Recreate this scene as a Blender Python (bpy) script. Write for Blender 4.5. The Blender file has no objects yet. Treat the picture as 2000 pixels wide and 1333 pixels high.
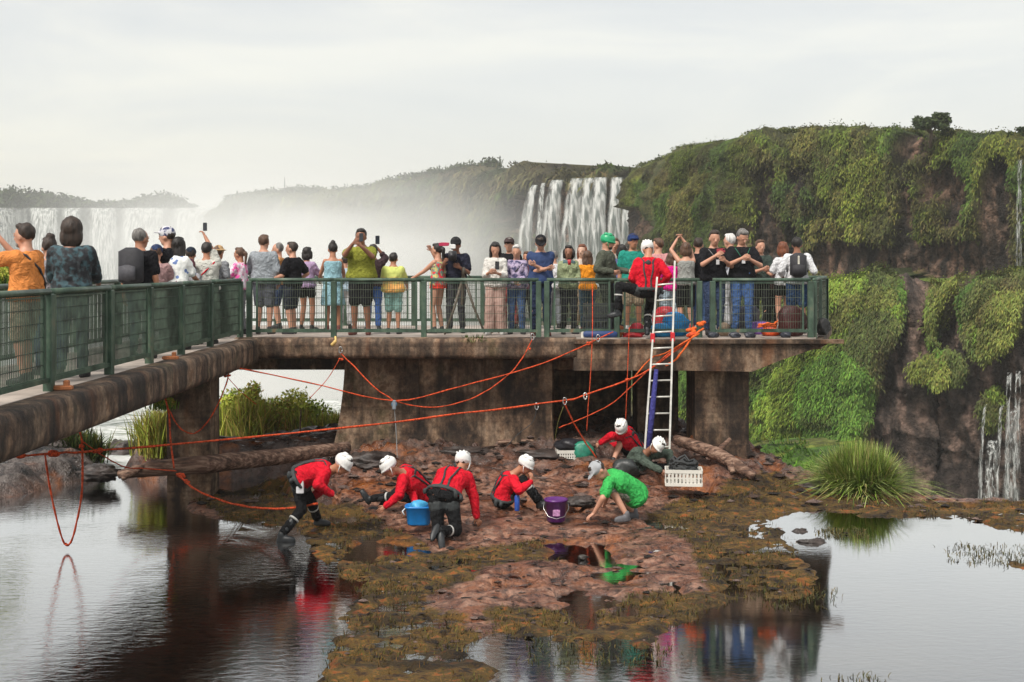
import bpy, math, random
import numpy as np
from mathutils import Vector as V, Matrix
R = math.radians
random.seed(7); RNG = np.random.default_rng(7)
sc = bpy.context.scene
# ---------------------------------------------------------------- camera
F, HZ, EYE = 2400.0, 515.0, 3.9
cam = bpy.data.cameras.new('camera'); camo = bpy.data.objects.new('camera', cam)
sc.collection.objects.link(camo); sc.camera = camo
camo.location = (0, 0, EYE); camo.rotation_euler = (R(90), 0, 0)
cam.sensor_width = 36; cam.lens = 43.2; cam.shift_y = -(666.5-HZ)/2000; cam.clip_end = 6000; cam.clip_start = .1
# ---------------------------------------------------------------- world: overcast sky
w = bpy.data.worlds.new('World'); sc.world = w; w.use_nodes = True
nt = w.node_tree; N = nt.nodes; L = nt.links; N.clear()
out = N.new('ShaderNodeOutputWorld'); bg = N.new('ShaderNodeBackground'); bg2 = N.new('ShaderNodeBackground'); add = N.new('ShaderNodeAddShader')
sky = N.new('ShaderNodeTexSky'); sky.sky_type = 'NISHITA'; sky.sun_disc = False
SUN_EL, SUN_AZ = R(52), R(215)
sky.sun_elevation = SUN_EL; sky.sun_rotation = SUN_AZ; sky.air_density = 1.0; sky.dust_density = 4
L.new(sky.outputs[0], bg.inputs[0]); bg.inputs[1].default_value = 0.05
tc = N.new('ShaderNodeTexCoord'); mp = N.new('ShaderNodeMapping'); mp.inputs['Scale'].default_value = (1.0, 1.0, 4.5)
n1 = N.new('ShaderNodeTexNoise'); n1.inputs['Scale'].default_value = 2.2; n1.inputs['Detail'].default_value = 9; n1.inputs['Roughness'].default_value = .55; n1.inputs['Distortion'].default_value = .7
cr = N.new('ShaderNodeValToRGB')
cr.color_ramp.elements[0].position = .33; cr.color_ramp.elements[0].color = (.535, .53, .50, 1)
cr.color_ramp.elements[1].position = .66; cr.color_ramp.elements[1].color = (.685, .655, .565, 1)
e = cr.color_ramp.elements.new(.5); e.color = (.595, .58, .53, 1)
L.new(tc.outputs['Generated'], mp.inputs[0]); L.new(mp.outputs[0], n1.inputs[0]); L.new(n1.outputs[0], cr.inputs[0])
L.new(cr.outputs[0], bg2.inputs[0]); bg2.inputs[1].default_value = 1.0
L.new(bg.outputs[0], add.inputs[0]); L.new(bg2.outputs[0], add.inputs[1]); L.new(add.outputs[0], out.inputs[0])
sl = bpy.data.lights.new('sun', 'SUN'); sl.energy = 2.8; sl.angle = R(14); sl.color = (1, .95, .88)
so = bpy.data.objects.new('sun', sl); sc.collection.objects.link(so)
d = V((math.sin(SUN_AZ)*math.cos(SUN_EL), math.cos(SUN_AZ)*math.cos(SUN_EL), math.sin(SUN_EL)))
so.rotation_euler = (-d).to_track_quat('-Z', 'Y').to_euler()
sc.view_settings.view_transform = 'Standard'; sc.view_settings.look = 'None'; sc.view_settings.exposure = 0.2
cy = sc.cycles; cy.use_denoising = True; cy.max_bounces = 6; cy.diffuse_bounces = 3; cy.glossy_bounces = 3
cy.transparent_max_bounces = 16; cy.volume_bounces = 3; cy.volume_step_rate = 2.0; cy.volume_max_steps = 96
cy.caustics_reflective = False; cy.caustics_refractive = False

# ---------------------------------------------------------------- helpers
def P(u, v, D): return V(((u-1000)/F*D, D, EYE-(v-HZ)/F*D))
def GD(v, z=0.0): return F*(EYE-z)/(v-HZ)
def tag(o, label=None, cat=None, group=None, kind=None):
    if label: o['label'] = label
    if cat: o['category'] = cat
    if group: o['group'] = group
    if kind: o['kind'] = kind
    return o
def link(o, parent=None):
    sc.collection.objects.link(o)
    if parent: o.parent = parent
    return o
def empty(name, loc=(0, 0, 0)):
    o = bpy.data.objects.new(name, None); o.location = loc; o.empty_display_size = .2
    return link(o)
def mesh_obj(name, verts, faces, mats, parent=None, smooth=True, mi=None, org=None):
    me = bpy.data.meshes.new(name)
    if org is not None:
        verts = [(p[0]-org[0], p[1]-org[1], p[2]-org[2]) for p in verts]
    me.from_pydata([tuple(p) for p in verts], [], faces)
    for m in (mats if isinstance(mats, (list, tuple)) else [mats]): me.materials.append(m)
    if mi is not None: me.polygons.foreach_set('material_index', mi)
    me.polygons.foreach_set('use_smooth', [smooth]*len(me.polygons))
    me.update()
    o = bpy.data.objects.new(name, me); link(o, parent)
    if org is not None and parent is None: o.location = org
    return o
def np_mesh(name, vs, quads, mats, cols=None, attrs=None, smooth=True, parent=None, tris=False):
    k = 3 if tris else 4
    me = bpy.data.meshes.new(name); n = len(vs); m = len(quads)
    me.vertices.add(n); me.vertices.foreach_set('co', np.asarray(vs, np.float32).ravel())
    me.loops.add(m*k); me.loops.foreach_set('vertex_index', np.asarray(quads, np.int32).ravel())
    me.polygons.add(m); me.polygons.foreach_set('loop_start', np.arange(m, dtype=np.int32)*k)
    me.polygons.foreach_set('loop_total', np.full(m, k, np.int32))
    me.update(calc_edges=True)
    me.polygons.foreach_set('use_smooth', np.full(m, smooth))
    for mm in (mats if isinstance(mats, (list, tuple)) else [mats]): me.materials.append(mm)
    if cols is not None:
        a = me.color_attributes.new('Col', 'FLOAT_COLOR', 'POINT')
        a.data.foreach_set('color', np.hstack([cols, np.ones((n, 1))]).astype(np.float32).ravel())
    for kk, vv in (attrs or {}).items():
        a = me.attributes.new(kk, 'FLOAT', 'POINT'); a.data.foreach_set('value', np.asarray(vv, np.float32))
    me.validate()
    o = bpy.data.objects.new(name, me); return link(o, parent)
def grid_quads(nu, nv):
    i = np.arange(nu-1)[:, None]*nv + np.arange(nv-1)[None, :]
    i = i.ravel(); return np.stack([i, i+nv, i+nv+1, i+1], 1)
# value noise
def _h(ix, iy, s):
    a = (ix.astype(np.int64)*374761393 + iy.astype(np.int64)*668265263 + s*974711) & 0x7fffffff
    a = ((a ^ (a >> 13))*1274126177) & 0x7fffffff
    return ((a ^ (a >> 16)) & 0xffff)/65535.0
def vn(x, y, s=0):
    x = np.asarray(x, float); y = np.asarray(y, float)
    ix = np.floor(x); iy = np.floor(y); fx = x-ix; fy = y-iy
    fx = fx*fx*(3-2*fx); fy = fy*fy*(3-2*fy)
    a = _h(ix, iy, s); b = _h(ix+1, iy, s); c = _h(ix, iy+1, s); dd = _h(ix+1, iy+1, s)
    return (a*(1-fx)+b*fx)*(1-fy)+(c*(1-fx)+dd*fx)*fy
def fbm(x, y, s=0, o=4, g=.5):
    t = 0; a = 1; n = 0
    for k in range(o):
        t = t + a*vn(x*2**k+17.3*k, y*2**k-9.1*k, s+k); n += a; a *= g
    return t/n*2-1
def sstep(a, b, x): t = np.clip((x-a)/(b-a), 0, 1); return t*t*(3-2*t)
def polydist(px, py, poly):
    """signed distance: + inside"""
    px = np.asarray(px); py = np.asarray(py); d2 = np.full(px.shape, 1e9); ins = np.zeros(px.shape, bool)
    n = len(poly)
    for i in range(n):
        x0, y0 = poly[i]; x1, y1 = poly[(i+1) % n]
        ex, ey = x1-x0, y1-y0; t = np.clip(((px-x0)*ex+(py-y0)*ey)/(ex*ex+ey*ey+1e-9), 0, 1)
        d2 = np.minimum(d2, (px-x0-t*ex)**2+(py-y0-t*ey)**2)
        c = ((y0 > py) != (y1 > py)) & (px < (x1-x0)*(py-y0)/(y1-y0+1e-12)+x0)
        ins ^= c
    return np.where(ins, 1, -1)*np.sqrt(d2)
# ---------------------------------------------------------------- materials
def newmat(name):
    m = bpy.data.materials.new(name); m.use_nodes = True
    b = m.node_tree.nodes['Principled BSDF']; return m, m.node_tree.nodes, m.node_tree.links, b
def ramp(N, stops):
    r = N.new('ShaderNodeValToRGB'); el = r.color_ramp.elements
    while len(el) < len(stops): el.new(.5)
    for e, (p, c) in zip(el, stops): e.position = p; e.color = (*c, 1)
    return r
def noise(N, L, scale, detail=5, vec=None, rough=.55, sx=(1, 1, 1), coord='Object', dist=0):
    n = N.new('ShaderNodeTexNoise'); n.inputs['Scale'].default_value = scale; n.inputs['Detail'].default_value = detail
    n.inputs['Roughness'].default_value = rough; n.inputs['Distortion'].default_value = dist
    if vec is None:
        t = N.new('ShaderNodeTexCoord'); mpp = N.new('ShaderNodeMapping'); mpp.inputs['Scale'].default_value = sx
        L.new(t.outputs[coord], mpp.inputs[0]); vec = mpp.outputs[0]
    L.new(vec, n.inputs[0]); return n
def bump(N, L, b, src, strength=.4, dist=.02):
    q = N.new('ShaderNodeBump'); q.inputs['Strength'].default_value = strength; q.inputs['Distance'].default_value = dist
    L.new(src, q.inputs['Height']); L.new(q.outputs[0], b.inputs['Normal']); return q
def mix(N, L, a, b, fac, mode='MIX'):
    m = N.new('ShaderNodeMix'); m.data_type = 'RGBA'; m.blend_type = mode
    for k, s in ((6, a), (7, b)):
        if isinstance(s, tuple): m.inputs[k].default_value = (*s, 1)
        else: L.new(s, m.inputs[k])
    if isinstance(fac, (int, float)): m.inputs[0].default_value = fac
    else: L.new(fac, m.inputs[0])
    return m.outputs[2]
_mc = {}
def cmat(name, col, rough=.6, metal=0, var=.25, scale=6, bmp=.15, spec=.5):
    """plain coloured material with uneven colour and surface"""
    k = (name, col, rough)
    if k in _mc: return _mc[k]
    m, N, L, b = newmat(name)
    n = noise(N, L, scale, 5)
    r = ramp(N, [(.3, tuple(c*(1-var) for c in col)), (.7, tuple(min(1, c*(1+var)) for c in col))])
    L.new(n.outputs[0], r.inputs[0]); L.new(r.outputs[0], b.inputs['Base Color'])
    b.inputs['Roughness'].default_value = rough; b.inputs['Metallic'].default_value = metal; b.inputs['Specular IOR Level'].default_value = spec
    if bmp: bump(N, L, b, noise(N, L, scale*4, 4).outputs[0], bmp, .01)
    _mc[k] = m; return m
def fabric(col, wr=.5, rough=.85):
    k = ('fab', col)
    if k in _mc: return _mc[k]
    m, N, L, b = newmat('fabric')
    n = noise(N, L, 7, 5, dist=2.0)
    r = ramp(N, [(.3, tuple(c*.72 for c in col)), (.7, tuple(min(1, c*1.2+.004) for c in col))])
    L.new(n.outputs[0], r.inputs[0]); L.new(r.outputs[0], b.inputs['Base Color'])
    b.inputs['Roughness'].default_value = rough; b.inputs['Specular IOR Level'].default_value = .15
    bump(N, L, b, n.outputs[0], wr+.2, .10)
    _mc[k] = m; return m
def pattern(kind, c1, c2, c3=None):
    m, N, L, b = newmat('printed_fabric')
    if kind == 'floral':
        t = N.new('ShaderNodeTexVoronoi'); t.inputs['Scale'].default_value = 11
        tcn = N.new('ShaderNodeTexCoord'); L.new(tcn.outputs['Object'], t.inputs[0])
        r = ramp(N, [(.0, c2), (.28, c2), (.36, c1), (1, c1)]); L.new(t.outputs[0], r.inputs[0])
    elif kind == 'stripe':
        t = N.new('ShaderNodeTexWave'); t.inputs['Scale'].default_value = 7; t.inputs['Distortion'].default_value = .6
        tcn = N.new('ShaderNodeTexCoord'); L.new(tcn.outputs['Object'], t.inputs[0])
        r = ramp(N, [(.3, c1), (.7, c2)]); L.new(t.outputs[0], r.inputs[0])
    elif kind == 'tie':
        tcn = N.new('ShaderNodeTexCoord'); mpp = N.new('ShaderNodeMapping'); mpp.inputs['Location'].default_value = (0, 0, -.92)
        L.new(tcn.outputs['Object'], mpp.inputs[0])
        nn = noise(N, L, 5, 3); le = N.new('ShaderNodeVectorMath'); le.operation = 'LENGTH'; L.new(mpp.outputs[0], le.inputs[0])
        ad = N.new('ShaderNodeMath'); ad.operation = 'MULTIPLY_ADD'; L.new(nn.outputs[0], ad.inputs[0]); ad.inputs[1].default_value = .35; L.new(le.outputs['Value'], ad.inputs[2])
        r = ramp(N, [(.2, c2), (.36, c3), (.44, c1), (1, c1)]); L.new(ad.outputs[0], r.inputs[0])
    else:
        t = noise(N, L, 14, 3); r = ramp(N, [(.42, c1), (.5, c2), (.6, c3 or c1)]); L.new(t.outputs[0], r.inputs[0])
    L.new(r.outputs[0], b.inputs['Base Color']); b.inputs['Roughness'].default_value = .85
    bump(N, L, b, noise(N, L, 9, 4).outputs[0], .5, .04)
    return m

def m_vcol(name, rough=.85, nscale=3, namp=.5, trans=0, bmp=0, spec=.3):
    m, N, L, b = newmat(name)
    a = N.new('ShaderNodeAttribute'); a.attribute_name = 'Col'
    n = noise(N, L, nscale, 5); r = ramp(N, [(.3, (1-namp,)*3), (.7, (1+namp*.6,)*3)]); L.new(n.outputs[0], r.inputs[0])
    c = mix(N, L, a.outputs['Color'], r.outputs[0], 1.0, 'MULTIPLY')
    L.new(c, b.inputs['Base Color']); b.inputs['Roughness'].default_value = rough; b.inputs['Specular IOR Level'].default_value = spec
    if bmp: bump(N, L, b, noise(N, L, nscale*2.5, 6).outputs[0], bmp, .4)
    return m

def m_ground():
    m, N, L, b = newmat('wet_rock')
    def at(n): a = N.new('ShaderNodeAttribute'); a.attribute_name = n; return a.outputs['Fac']
    n1 = noise(N, L, 1.3, 8, rough=.65, dist=.4, sx=(1, 1.8, 1)); n2 = noise(N, L, 9, 6, rough=.6); n3 = noise(N, L, 32, 3)
    rk = ramp(N, [(.30, (.028, .018, .016)), (.41, (.105, .050, .038)), (.49, (.19, .095, .070)), (.55, (.30, .19, .155)), (.61, (.20, .085, .052)), (.72, (.10, .042, .028))])
    L.new(n1.outputs[0], rk.inputs[0])
    dk = ramp(N, [(.34, (.10, .08, .075)), (.45, (.75, .72, .70)), (.54, (1.1, 1.08, 1.05)), (.66, (1.5, 1.42, 1.35))]); L.new(n2.outputs[0], dk.inputs[0])
    rock = mix(N, L, rk.outputs[0], dk.outputs[0], .9, 'MULTIPLY')
    vo = N.new('ShaderNodeTexVoronoi'); vo.feature = 'DISTANCE_TO_EDGE'; vo.inputs['Scale'].default_value = 2.6; L.new(n2.outputs[1], vo.inputs[0]) if False else None
    tcc = N.new('ShaderNodeTexCoord'); mpc = N.new('ShaderNodeMapping'); mpc.inputs['Scale'].default_value = (1, 2.2, 1); ndd = N.new('ShaderNodeMix'); ndd.data_type = 'VECTOR'; ndd.inputs[0].default_value = .25; L.new(tcc.outputs['Object'], mpc.inputs[0]); L.new(mpc.outputs[0], ndd.inputs[4]); L.new(n2.outputs[1], ndd.inputs[5]); L.new(ndd.outputs[1], vo.inputs[0])
    ck = ramp(N, [(.0, (.10, .07, .06)), (.05, (1, 1, 1))]); L.new(vo.outputs['Distance'], ck.inputs[0]); rock = mix(N, L, rock, ck.outputs[0], .75, 'MULTIPLY')
    ogm = ramp(N, [(.54, (0, 0, 0)), (.62, (1, 1, 1))]); L.new(noise(N, L, 1.7, 8, rough=.7, sx=(1, 2, 1)).outputs[0], ogm.inputs[0]); rock = mix(N, L, rock, (.22, .075, .025), mix(N, L, (0, 0, 0), ogm.outputs[0], .7))
    rock = mix(N, L, rock, (.86, .78, .68), 1.0, 'MULTIPLY')
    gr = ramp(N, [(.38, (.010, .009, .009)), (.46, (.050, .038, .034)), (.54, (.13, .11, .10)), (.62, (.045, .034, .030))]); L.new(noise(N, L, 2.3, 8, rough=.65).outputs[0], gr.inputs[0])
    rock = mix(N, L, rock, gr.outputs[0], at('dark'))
    ms = ramp(N, [(.38, (.010, .008, .004)), (.44, (.042, .028, .008)), (.49, (.085, .066, .013)), (.52, (.035, .034, .009)), (.56, (.11, .085, .020)), (.62, (.17, .07, .018))]); L.new(noise(N, L, 5, 8, rough=.7, sx=(1, 1.6, 1)).outputs[0], ms.inputs[0])
    mm = N.new('ShaderNodeMath'); mm.operation = 'ADD'; L.new(at('moss'), mm.inputs[0]); L.new(n2.outputs[0], mm.inputs[1])
    mr = ramp(N, [(.86, (0, 0, 0)), (1.0, (1, 1, 1))]); 
    m2 = N.new('ShaderNodeMath'); m2.operation = 'MULTIPLY'; L.new(mm.outputs[0], m2.inputs[0]); m2.inputs[1].default_value = .9
    mr.color_ramp.elements[0].position = .80; mr.color_ramp.elements[1].position = .97
    L.new(m2.outputs[0], mr.inputs[0])
    big = ramp(N, [(.42, (.30, .24, .22)), (.50, (.95, .85, .8)), (.58, (1.4, 1.15, .9))]); L.new(noise(N, L, .9, 7, rough=.7, sx=(1, 1.8, 1)).outputs[0], big.inputs[0])
    mc = mix(N, L, ms.outputs[0], big.outputs[0], .9, 'MULTIPLY'); mc = mix(N, L, mc, (1.08, .90, .85), 1.0, 'MULTIPLY')
    c = mix(N, L, rock, mc, mr.outputs[0])
    og = ramp(N, [(.35, (.10, .022, .006)), (.6, (.34, .10, .012))]); L.new(n2.outputs[0], og.inputs[0])
    c = mix(N, L, c, og.outputs[0], at('orange'))
    L.new(c, b.inputs['Base Color'])
    rr = N.new('ShaderNodeMapRange'); L.new(n1.outputs[0], rr.inputs[0]); rr.inputs[1].default_value = .35; rr.inputs[2].default_value = .65; rr.inputs[3].default_value = .12; rr.inputs[4].default_value = .6
    rm = N.new('ShaderNodeMath'); rm.operation = 'MAXIMUM'; L.new(rr.outputs[0], rm.inputs[0]); L.new(mr.outputs[0], rm.inputs[1])
    L.new(rm.outputs[0], b.inputs['Roughness'])
    ad = N.new('ShaderNodeMath'); ad.operation = 'ADD'; L.new(n2.outputs[0], ad.inputs[0]); L.new(n3.outputs[0], ad.inputs[1])
    bump(N, L, b, ad.outputs[0], .8, .035)
    return m
def m_water(name, tint, ior=1.7, rip=.25, sx=(1, 1, 1), scale=6, foam=False, rough=.05):
    m, N, L, b = newmat(name); N.remove(b); o = N['Material Output']
    tr = N.new('ShaderNodeBsdfTransparent'); tr.inputs[0].default_value = (*tint, 1)
    gl = N.new('ShaderNodeBsdfGlossy'); gl.inputs['Roughness'].default_value = rough
    fr = N.new('ShaderNodeFresnel'); fr.inputs[0].default_value = ior
    mx = N.new('ShaderNodeMixShader')
    n = noise(N, L, scale, 4, sx=sx, rough=.6, dist=.5); n2 = noise(N, L, .5, 3)
    rg = N.new('ShaderNodeMapRange'); L.new(n2.outputs[0], rg.inputs[0]); rg.inputs[1].default_value = .35; rg.inputs[2].default_value = .65; rg.inputs[3].default_value = .25; rg.inputs[4].default_value = 1
    at = N.new('ShaderNodeAttribute'); at.attribute_name = 'rip'
    mu = N.new('ShaderNodeMath'); mu.operation = 'MULTIPLY'; L.new(rg.outputs[0], mu.inputs[0]); L.new(at.outputs['Fac'], mu.inputs[1])
    mu2 = N.new('ShaderNodeMath'); mu2.operation = 'MULTIPLY'; L.new(mu.outputs[0], mu2.inputs[0]); mu2.inputs[1].default_value = rip
    q = N.new('ShaderNodeBump'); q.inputs['Distance'].default_value = .02; L.new(mu2.outputs[0], q.inputs['Strength']); L.new(n.outputs[0], q.inputs['Height'])
    L.new(q.outputs[0], gl.inputs['Normal'])
    q2 = N.new('ShaderNodeBump'); q2.inputs['Distance'].default_value = .006; q2.inputs['Strength'].default_value = .3; L.new(n.outputs[0], q2.inputs['Height']); L.new(q2.outputs[0], fr.inputs['Normal'])
    fm = N.new('ShaderNodeMath'); fm.operation = 'MULTIPLY'; fm.use_clamp = True; fm.inputs[1].default_value = 3.0; L.new(fr.outputs[0], fm.inputs[0]); L.new(fm.outputs[0], mx.inputs[0]); L.new(tr.outputs[0], mx.inputs[1]); L.new(gl.outputs[0], mx.inputs[2]); L.new(mx.outputs[0], o.inputs[0])
    if foam:
        fa = N.new('ShaderNodeAttribute'); fa.attribute_name = 'foam'; nf = noise(N, L, 1.2, 7, sx=(.6, 2.2, 1), rough=.7)
        ad = N.new('ShaderNodeMath'); ad.operation = 'ADD'; L.new(fa.outputs['Fac'], ad.inputs[0]); L.new(nf.outputs[0], ad.inputs[1])
        rp = N.new('ShaderNodeMapRange'); L.new(ad.outputs[0], rp.inputs[0]); rp.inputs[1].default_value = .85; rp.inputs[2].default_value = 1.15
        df = N.new('ShaderNodeBsdfDiffuse'); fc_ = ramp(N, [(.40, (.20, .23, .20)), (.5, (.55, .57, .54)), (.6, (.75, .76, .74))]); L.new(noise(N, L, 2.2, 7, sx=(.5, 3, 1), rough=.7).outputs[0], fc_.inputs[0]); L.new(fc_.outputs[0], df.inputs[0])
        qn = N.new('ShaderNodeBump'); qn.inputs['Distance'].default_value = .3; qn.inputs['Strength'].default_value = .6; L.new(nf.outputs[0], qn.inputs['Height']); L.new(qn.outputs[0], df.inputs['Normal'])
        mx2 = N.new('ShaderNodeMixShader'); L.new(rp.outputs[0], mx2.inputs[0]); L.new(mx.outputs[0], mx2.inputs[1]); L.new(df.outputs[0], mx2.inputs[2]); L.new(mx2.outputs[0], o.inputs[0])
    return m
def m_fall(name, lo=.42, hi=.62, sx=(1, 1, .05), scale=1.2):
    m, N, L, b = newmat(name)
    n = noise(N, L, scale, 6, sx=sx, rough=.6)
    r = ramp(N, [(lo, (0, 0, 0)), (hi, (1, 1, 1))]); L.new(n.outputs[0], r.inputs[0])
    a = N.new('ShaderNodeAttribute'); a.attribute_name = 'edge'
    mu = N.new('ShaderNodeMath'); mu.operation = 'MULTIPLY'; L.new(r.outputs[0], mu.inputs[0]); L.new(a.outputs['Fac'], mu.inputs[1])
    L.new(mu.outputs[0], b.inputs['Alpha'])
    c = ramp(N, [(.40, (.13, .15, .14)), (.58, (.52, .53, .51))]); n2 = noise(N, L, scale*2.3, 5, sx=sx); L.new(n2.outputs[0], c.inputs[0])
    L.new(c.outputs[0], b.inputs['Base Color']); b.inputs['Roughness'].default_value = .7
    return m
def m_concrete():
    m, N, L, b = newmat('stained_concrete')
    n1 = noise(N, L, 1.9, 9, rough=.72, sx=(1, 1, .7)); n2 = noise(N, L, 9, 8, rough=.75); n3 = noise(N, L, 2.6, 6, sx=(1, 1, .18))
    c1 = ramp(N, [(.28, (.016, .011, .008)), (.40, (.070, .044, .030)), (.49, (.21, .145, .10)), (.57, (.36, .28, .21)), (.64, (.18, .115, .075)), (.75, (.07, .042, .028))])
    L.new(n1.outputs[0], c1.inputs[0])
    c2 = ramp(N, [(.3, (.3, .26, .22)), (.5, (.9, .88, .85)), (.7, (1.5, 1.42, 1.3))]); L.new(n2.outputs[0], c2.inputs[0])
    c = mix(N, L, c1.outputs[0], c2.outputs[0], .9, 'MULTIPLY')
    st = ramp(N, [(.56, (0, 0, 0)), (.68, (1, 1, 1))]); L.new(n3.outputs[0], st.inputs[0])
    c = mix(N, L, c, (.20, .075, .022), mix(N, L, (0, 0, 0), st.outputs[0], .55))
    gm = ramp(N, [(.6, (0, 0, 0)), (.7, (1, 1, 1))]); L.new(noise(N, L, 1.9, 6).outputs[0], gm.inputs[0])
    c = mix(N, L, c, (.045, .055, .018), mix(N, L, (0, 0, 0), gm.outputs[0], .6))
    dk = ramp(N, [(.40, (.12, .11, .10)), (.52, (1, 1, 1))]); L.new(noise(N, L, 1.5, 7, sx=(1.3, 1.3, .5), rough=.65).outputs[0], dk.inputs[0])
    c = mix(N, L, c, dk.outputs[0], .8, 'MULTIPLY')
    fl = ramp(N, [(.40, (.30, .27, .25)), (.47, (1, 1, 1))]); L.new(noise(N, L, 2.4, 2, sx=(.02, .02, 2.2)).outputs[0], fl.inputs[0]); c = mix(N, L, c, fl.outputs[0], .45, 'MULTIPLY')
    dr = ramp(N, [(.40, (.25, .22, .2)), (.5, (1, 1, 1)), (.62, (1.35, 1.3, 1.2))]); L.new(noise(N, L, 5, 5, sx=(1, 1, .07)).outputs[0], dr.inputs[0]); c = mix(N, L, c, dr.outputs[0], .7, 'MULTIPLY')
    c = mix(N, L, c, (.78, .72, .68), 1.0, 'MULTIPLY')
    L.new(c, b.inputs['Base Color']); b.inputs['Roughness'].default_value = .8
    bump(N, L, b, n2.outputs[0], .7, .03); return m
def m_paint():
    m, N, L, b = newmat('weathered_green_paint')
    n1 = noise(N, L, 3.5, 7, rough=.7, sx=(1, 1, .6)); c = ramp(N, [(.34, (.022, .040, .024)), (.5, (.045, .085, .058)), (.60, (.085, .13, .088)), (.66, (.13, .135, .09)), (.74, (.20, .12, .06))])
    L.new(n1.outputs[0], c.inputs[0]); L.new(c.outputs[0], b.inputs['Base Color']); b.inputs['Roughness'].default_value = .45
    bump(N, L, b, n1.outputs[0], .3, .01); return m
M = dict(ground=m_ground(), water=m_water('pool_water', (.36, .29, .21), 1.6, .28, sx=(.8, 1.8, 1), scale=7, foam=True),
         conc=m_concrete(), paint=m_paint(), cliff=m_vcol('cliff_rock', .8, 2.2, .75, bmp=1), leaf=m_vcol('foliage', .7, 2, .25, spec=.2),
         fall=m_fall('falling_water', .3, .5, scale=.9), thin=m_fall('thin_cascade', .30, .52, scale=3, sx=(1, 1, .1)), thread=m_fall('thread_cascade', .42, .66, scale=7, sx=(1, 1, .06)), veil=m_fall('misty_cascade', .42, .80, scale=1.5, sx=(1, 1, .06)),
         deck=cmat('pale_paving', (.36, .31, .27), .7, var=.35, scale=3))

# ---------------------------------------------------------------- rock shelf + near river
def gp(pts): return [((u-1000)/F*GD(v), GD(v)) for u, v in pts]
SHELF = gp([(330, 945), (470, 958), (560, 950), (690, 925), (760, 860), (1100, 850), (1480, 890), (1600, 925), (1700, 955), (1850, 972), (2150, 985), (2150, 1062), (2000, 1046), (1900, 1026), (1800, 1016),
            (1690, 1018), (1600, 1008), (1545, 1016), (1570, 1045), (1612, 1085), (1640, 1140), (1625, 1190), (1560, 1205), (1480, 1185), (1400, 1212), (1330, 1252), (1290, 1285), (1230, 1290), (1180, 1262), (1040, 1262), (960, 1252), (925, 1268), (1030, 1300),
            (1000, 1345), (960, 1500), (540, 1500), (575, 1300), (620, 1225), (650, 1170), (620, 1110), (565, 1075), (560, 1035), (440, 1022), (340, 1010)])
ISLES = [gp([(1900, 1085), (2150, 1062), (2150, 1130), (1925, 1112)]), gp([(1598, 1036), (1692, 1034), (1690, 1050), (1610, 1054)])]
MOSS = ISLES+[gp(q) for q in ([(560, 960), (700, 1000), (860, 1080), (1100, 1060), (1110, 1100), (980, 1110), (800, 1180), (900, 1200), (930, 1250), (1020, 1290), (950, 1500), (500, 1500), (540, 1300), (600, 1150), (520, 1050), (330, 960)],
    [(1250, 1010), (1500, 950), (1700, 985), (2150, 990), (2150, 1060), (1700, 1020), (1560, 1020), (1680, 1130), (1650, 1210), (1250, 1310), (1150, 1270), (1200, 1180), (1380, 1160), (1360, 1080)],
    [(950, 1195), (1180, 1195), (1180, 1275), (950, 1275)])]
ORANGE = [gp(q) for q in ([(1075, 1065), (1195, 1060), (1190, 1108), (1110, 1105)], [(690, 1062), (780, 1058), (780, 1085), (700, 1092)], [(1305, 963), (1385, 963), (1385, 980), (1305, 978)],
    [(965, 1143), (1025, 1143), (1025, 1158), (970, 1158)], [(1160, 1118), (1235, 1118), (1225, 1140), (1165, 1138)], [(1000, 985), (1060, 985), (1060, 1005), (1000, 1003)], [(1110, 985), (1150, 985), (1150, 1010), (1110, 1010)])]
POOLS = ORANGE + [gp(q) for q in ([(1110, 1160), (1150, 1150), (1170, 1225), (1110, 1220)], [(440, 968), (560, 960), (560, 975), (445, 982)], [(585, 978), (660, 972), (655, 990), (590, 992)], [(640, 1008), (700, 1006), (690, 1022), (650, 1020)],)]
LROCK = gp([(-120, 862), (60, 872), (180, 895), (235, 915), (215, 938), (120, 952), (60, 972), (-120, 1010)])
LEDGE = gp([(225, 930), (330, 912), (560, 890), (690, 872), (760, 880), (690, 925), (560, 938), (330, 948)])
XE = [-30, -4.6, -4.2, 2, 4.4, 5.2, 5.8, 8, 11, 20]; YE = [36, 36, 29, 29, 24.2, 22.2, 20.9, 20.0, 19.8, 19.7]
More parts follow.
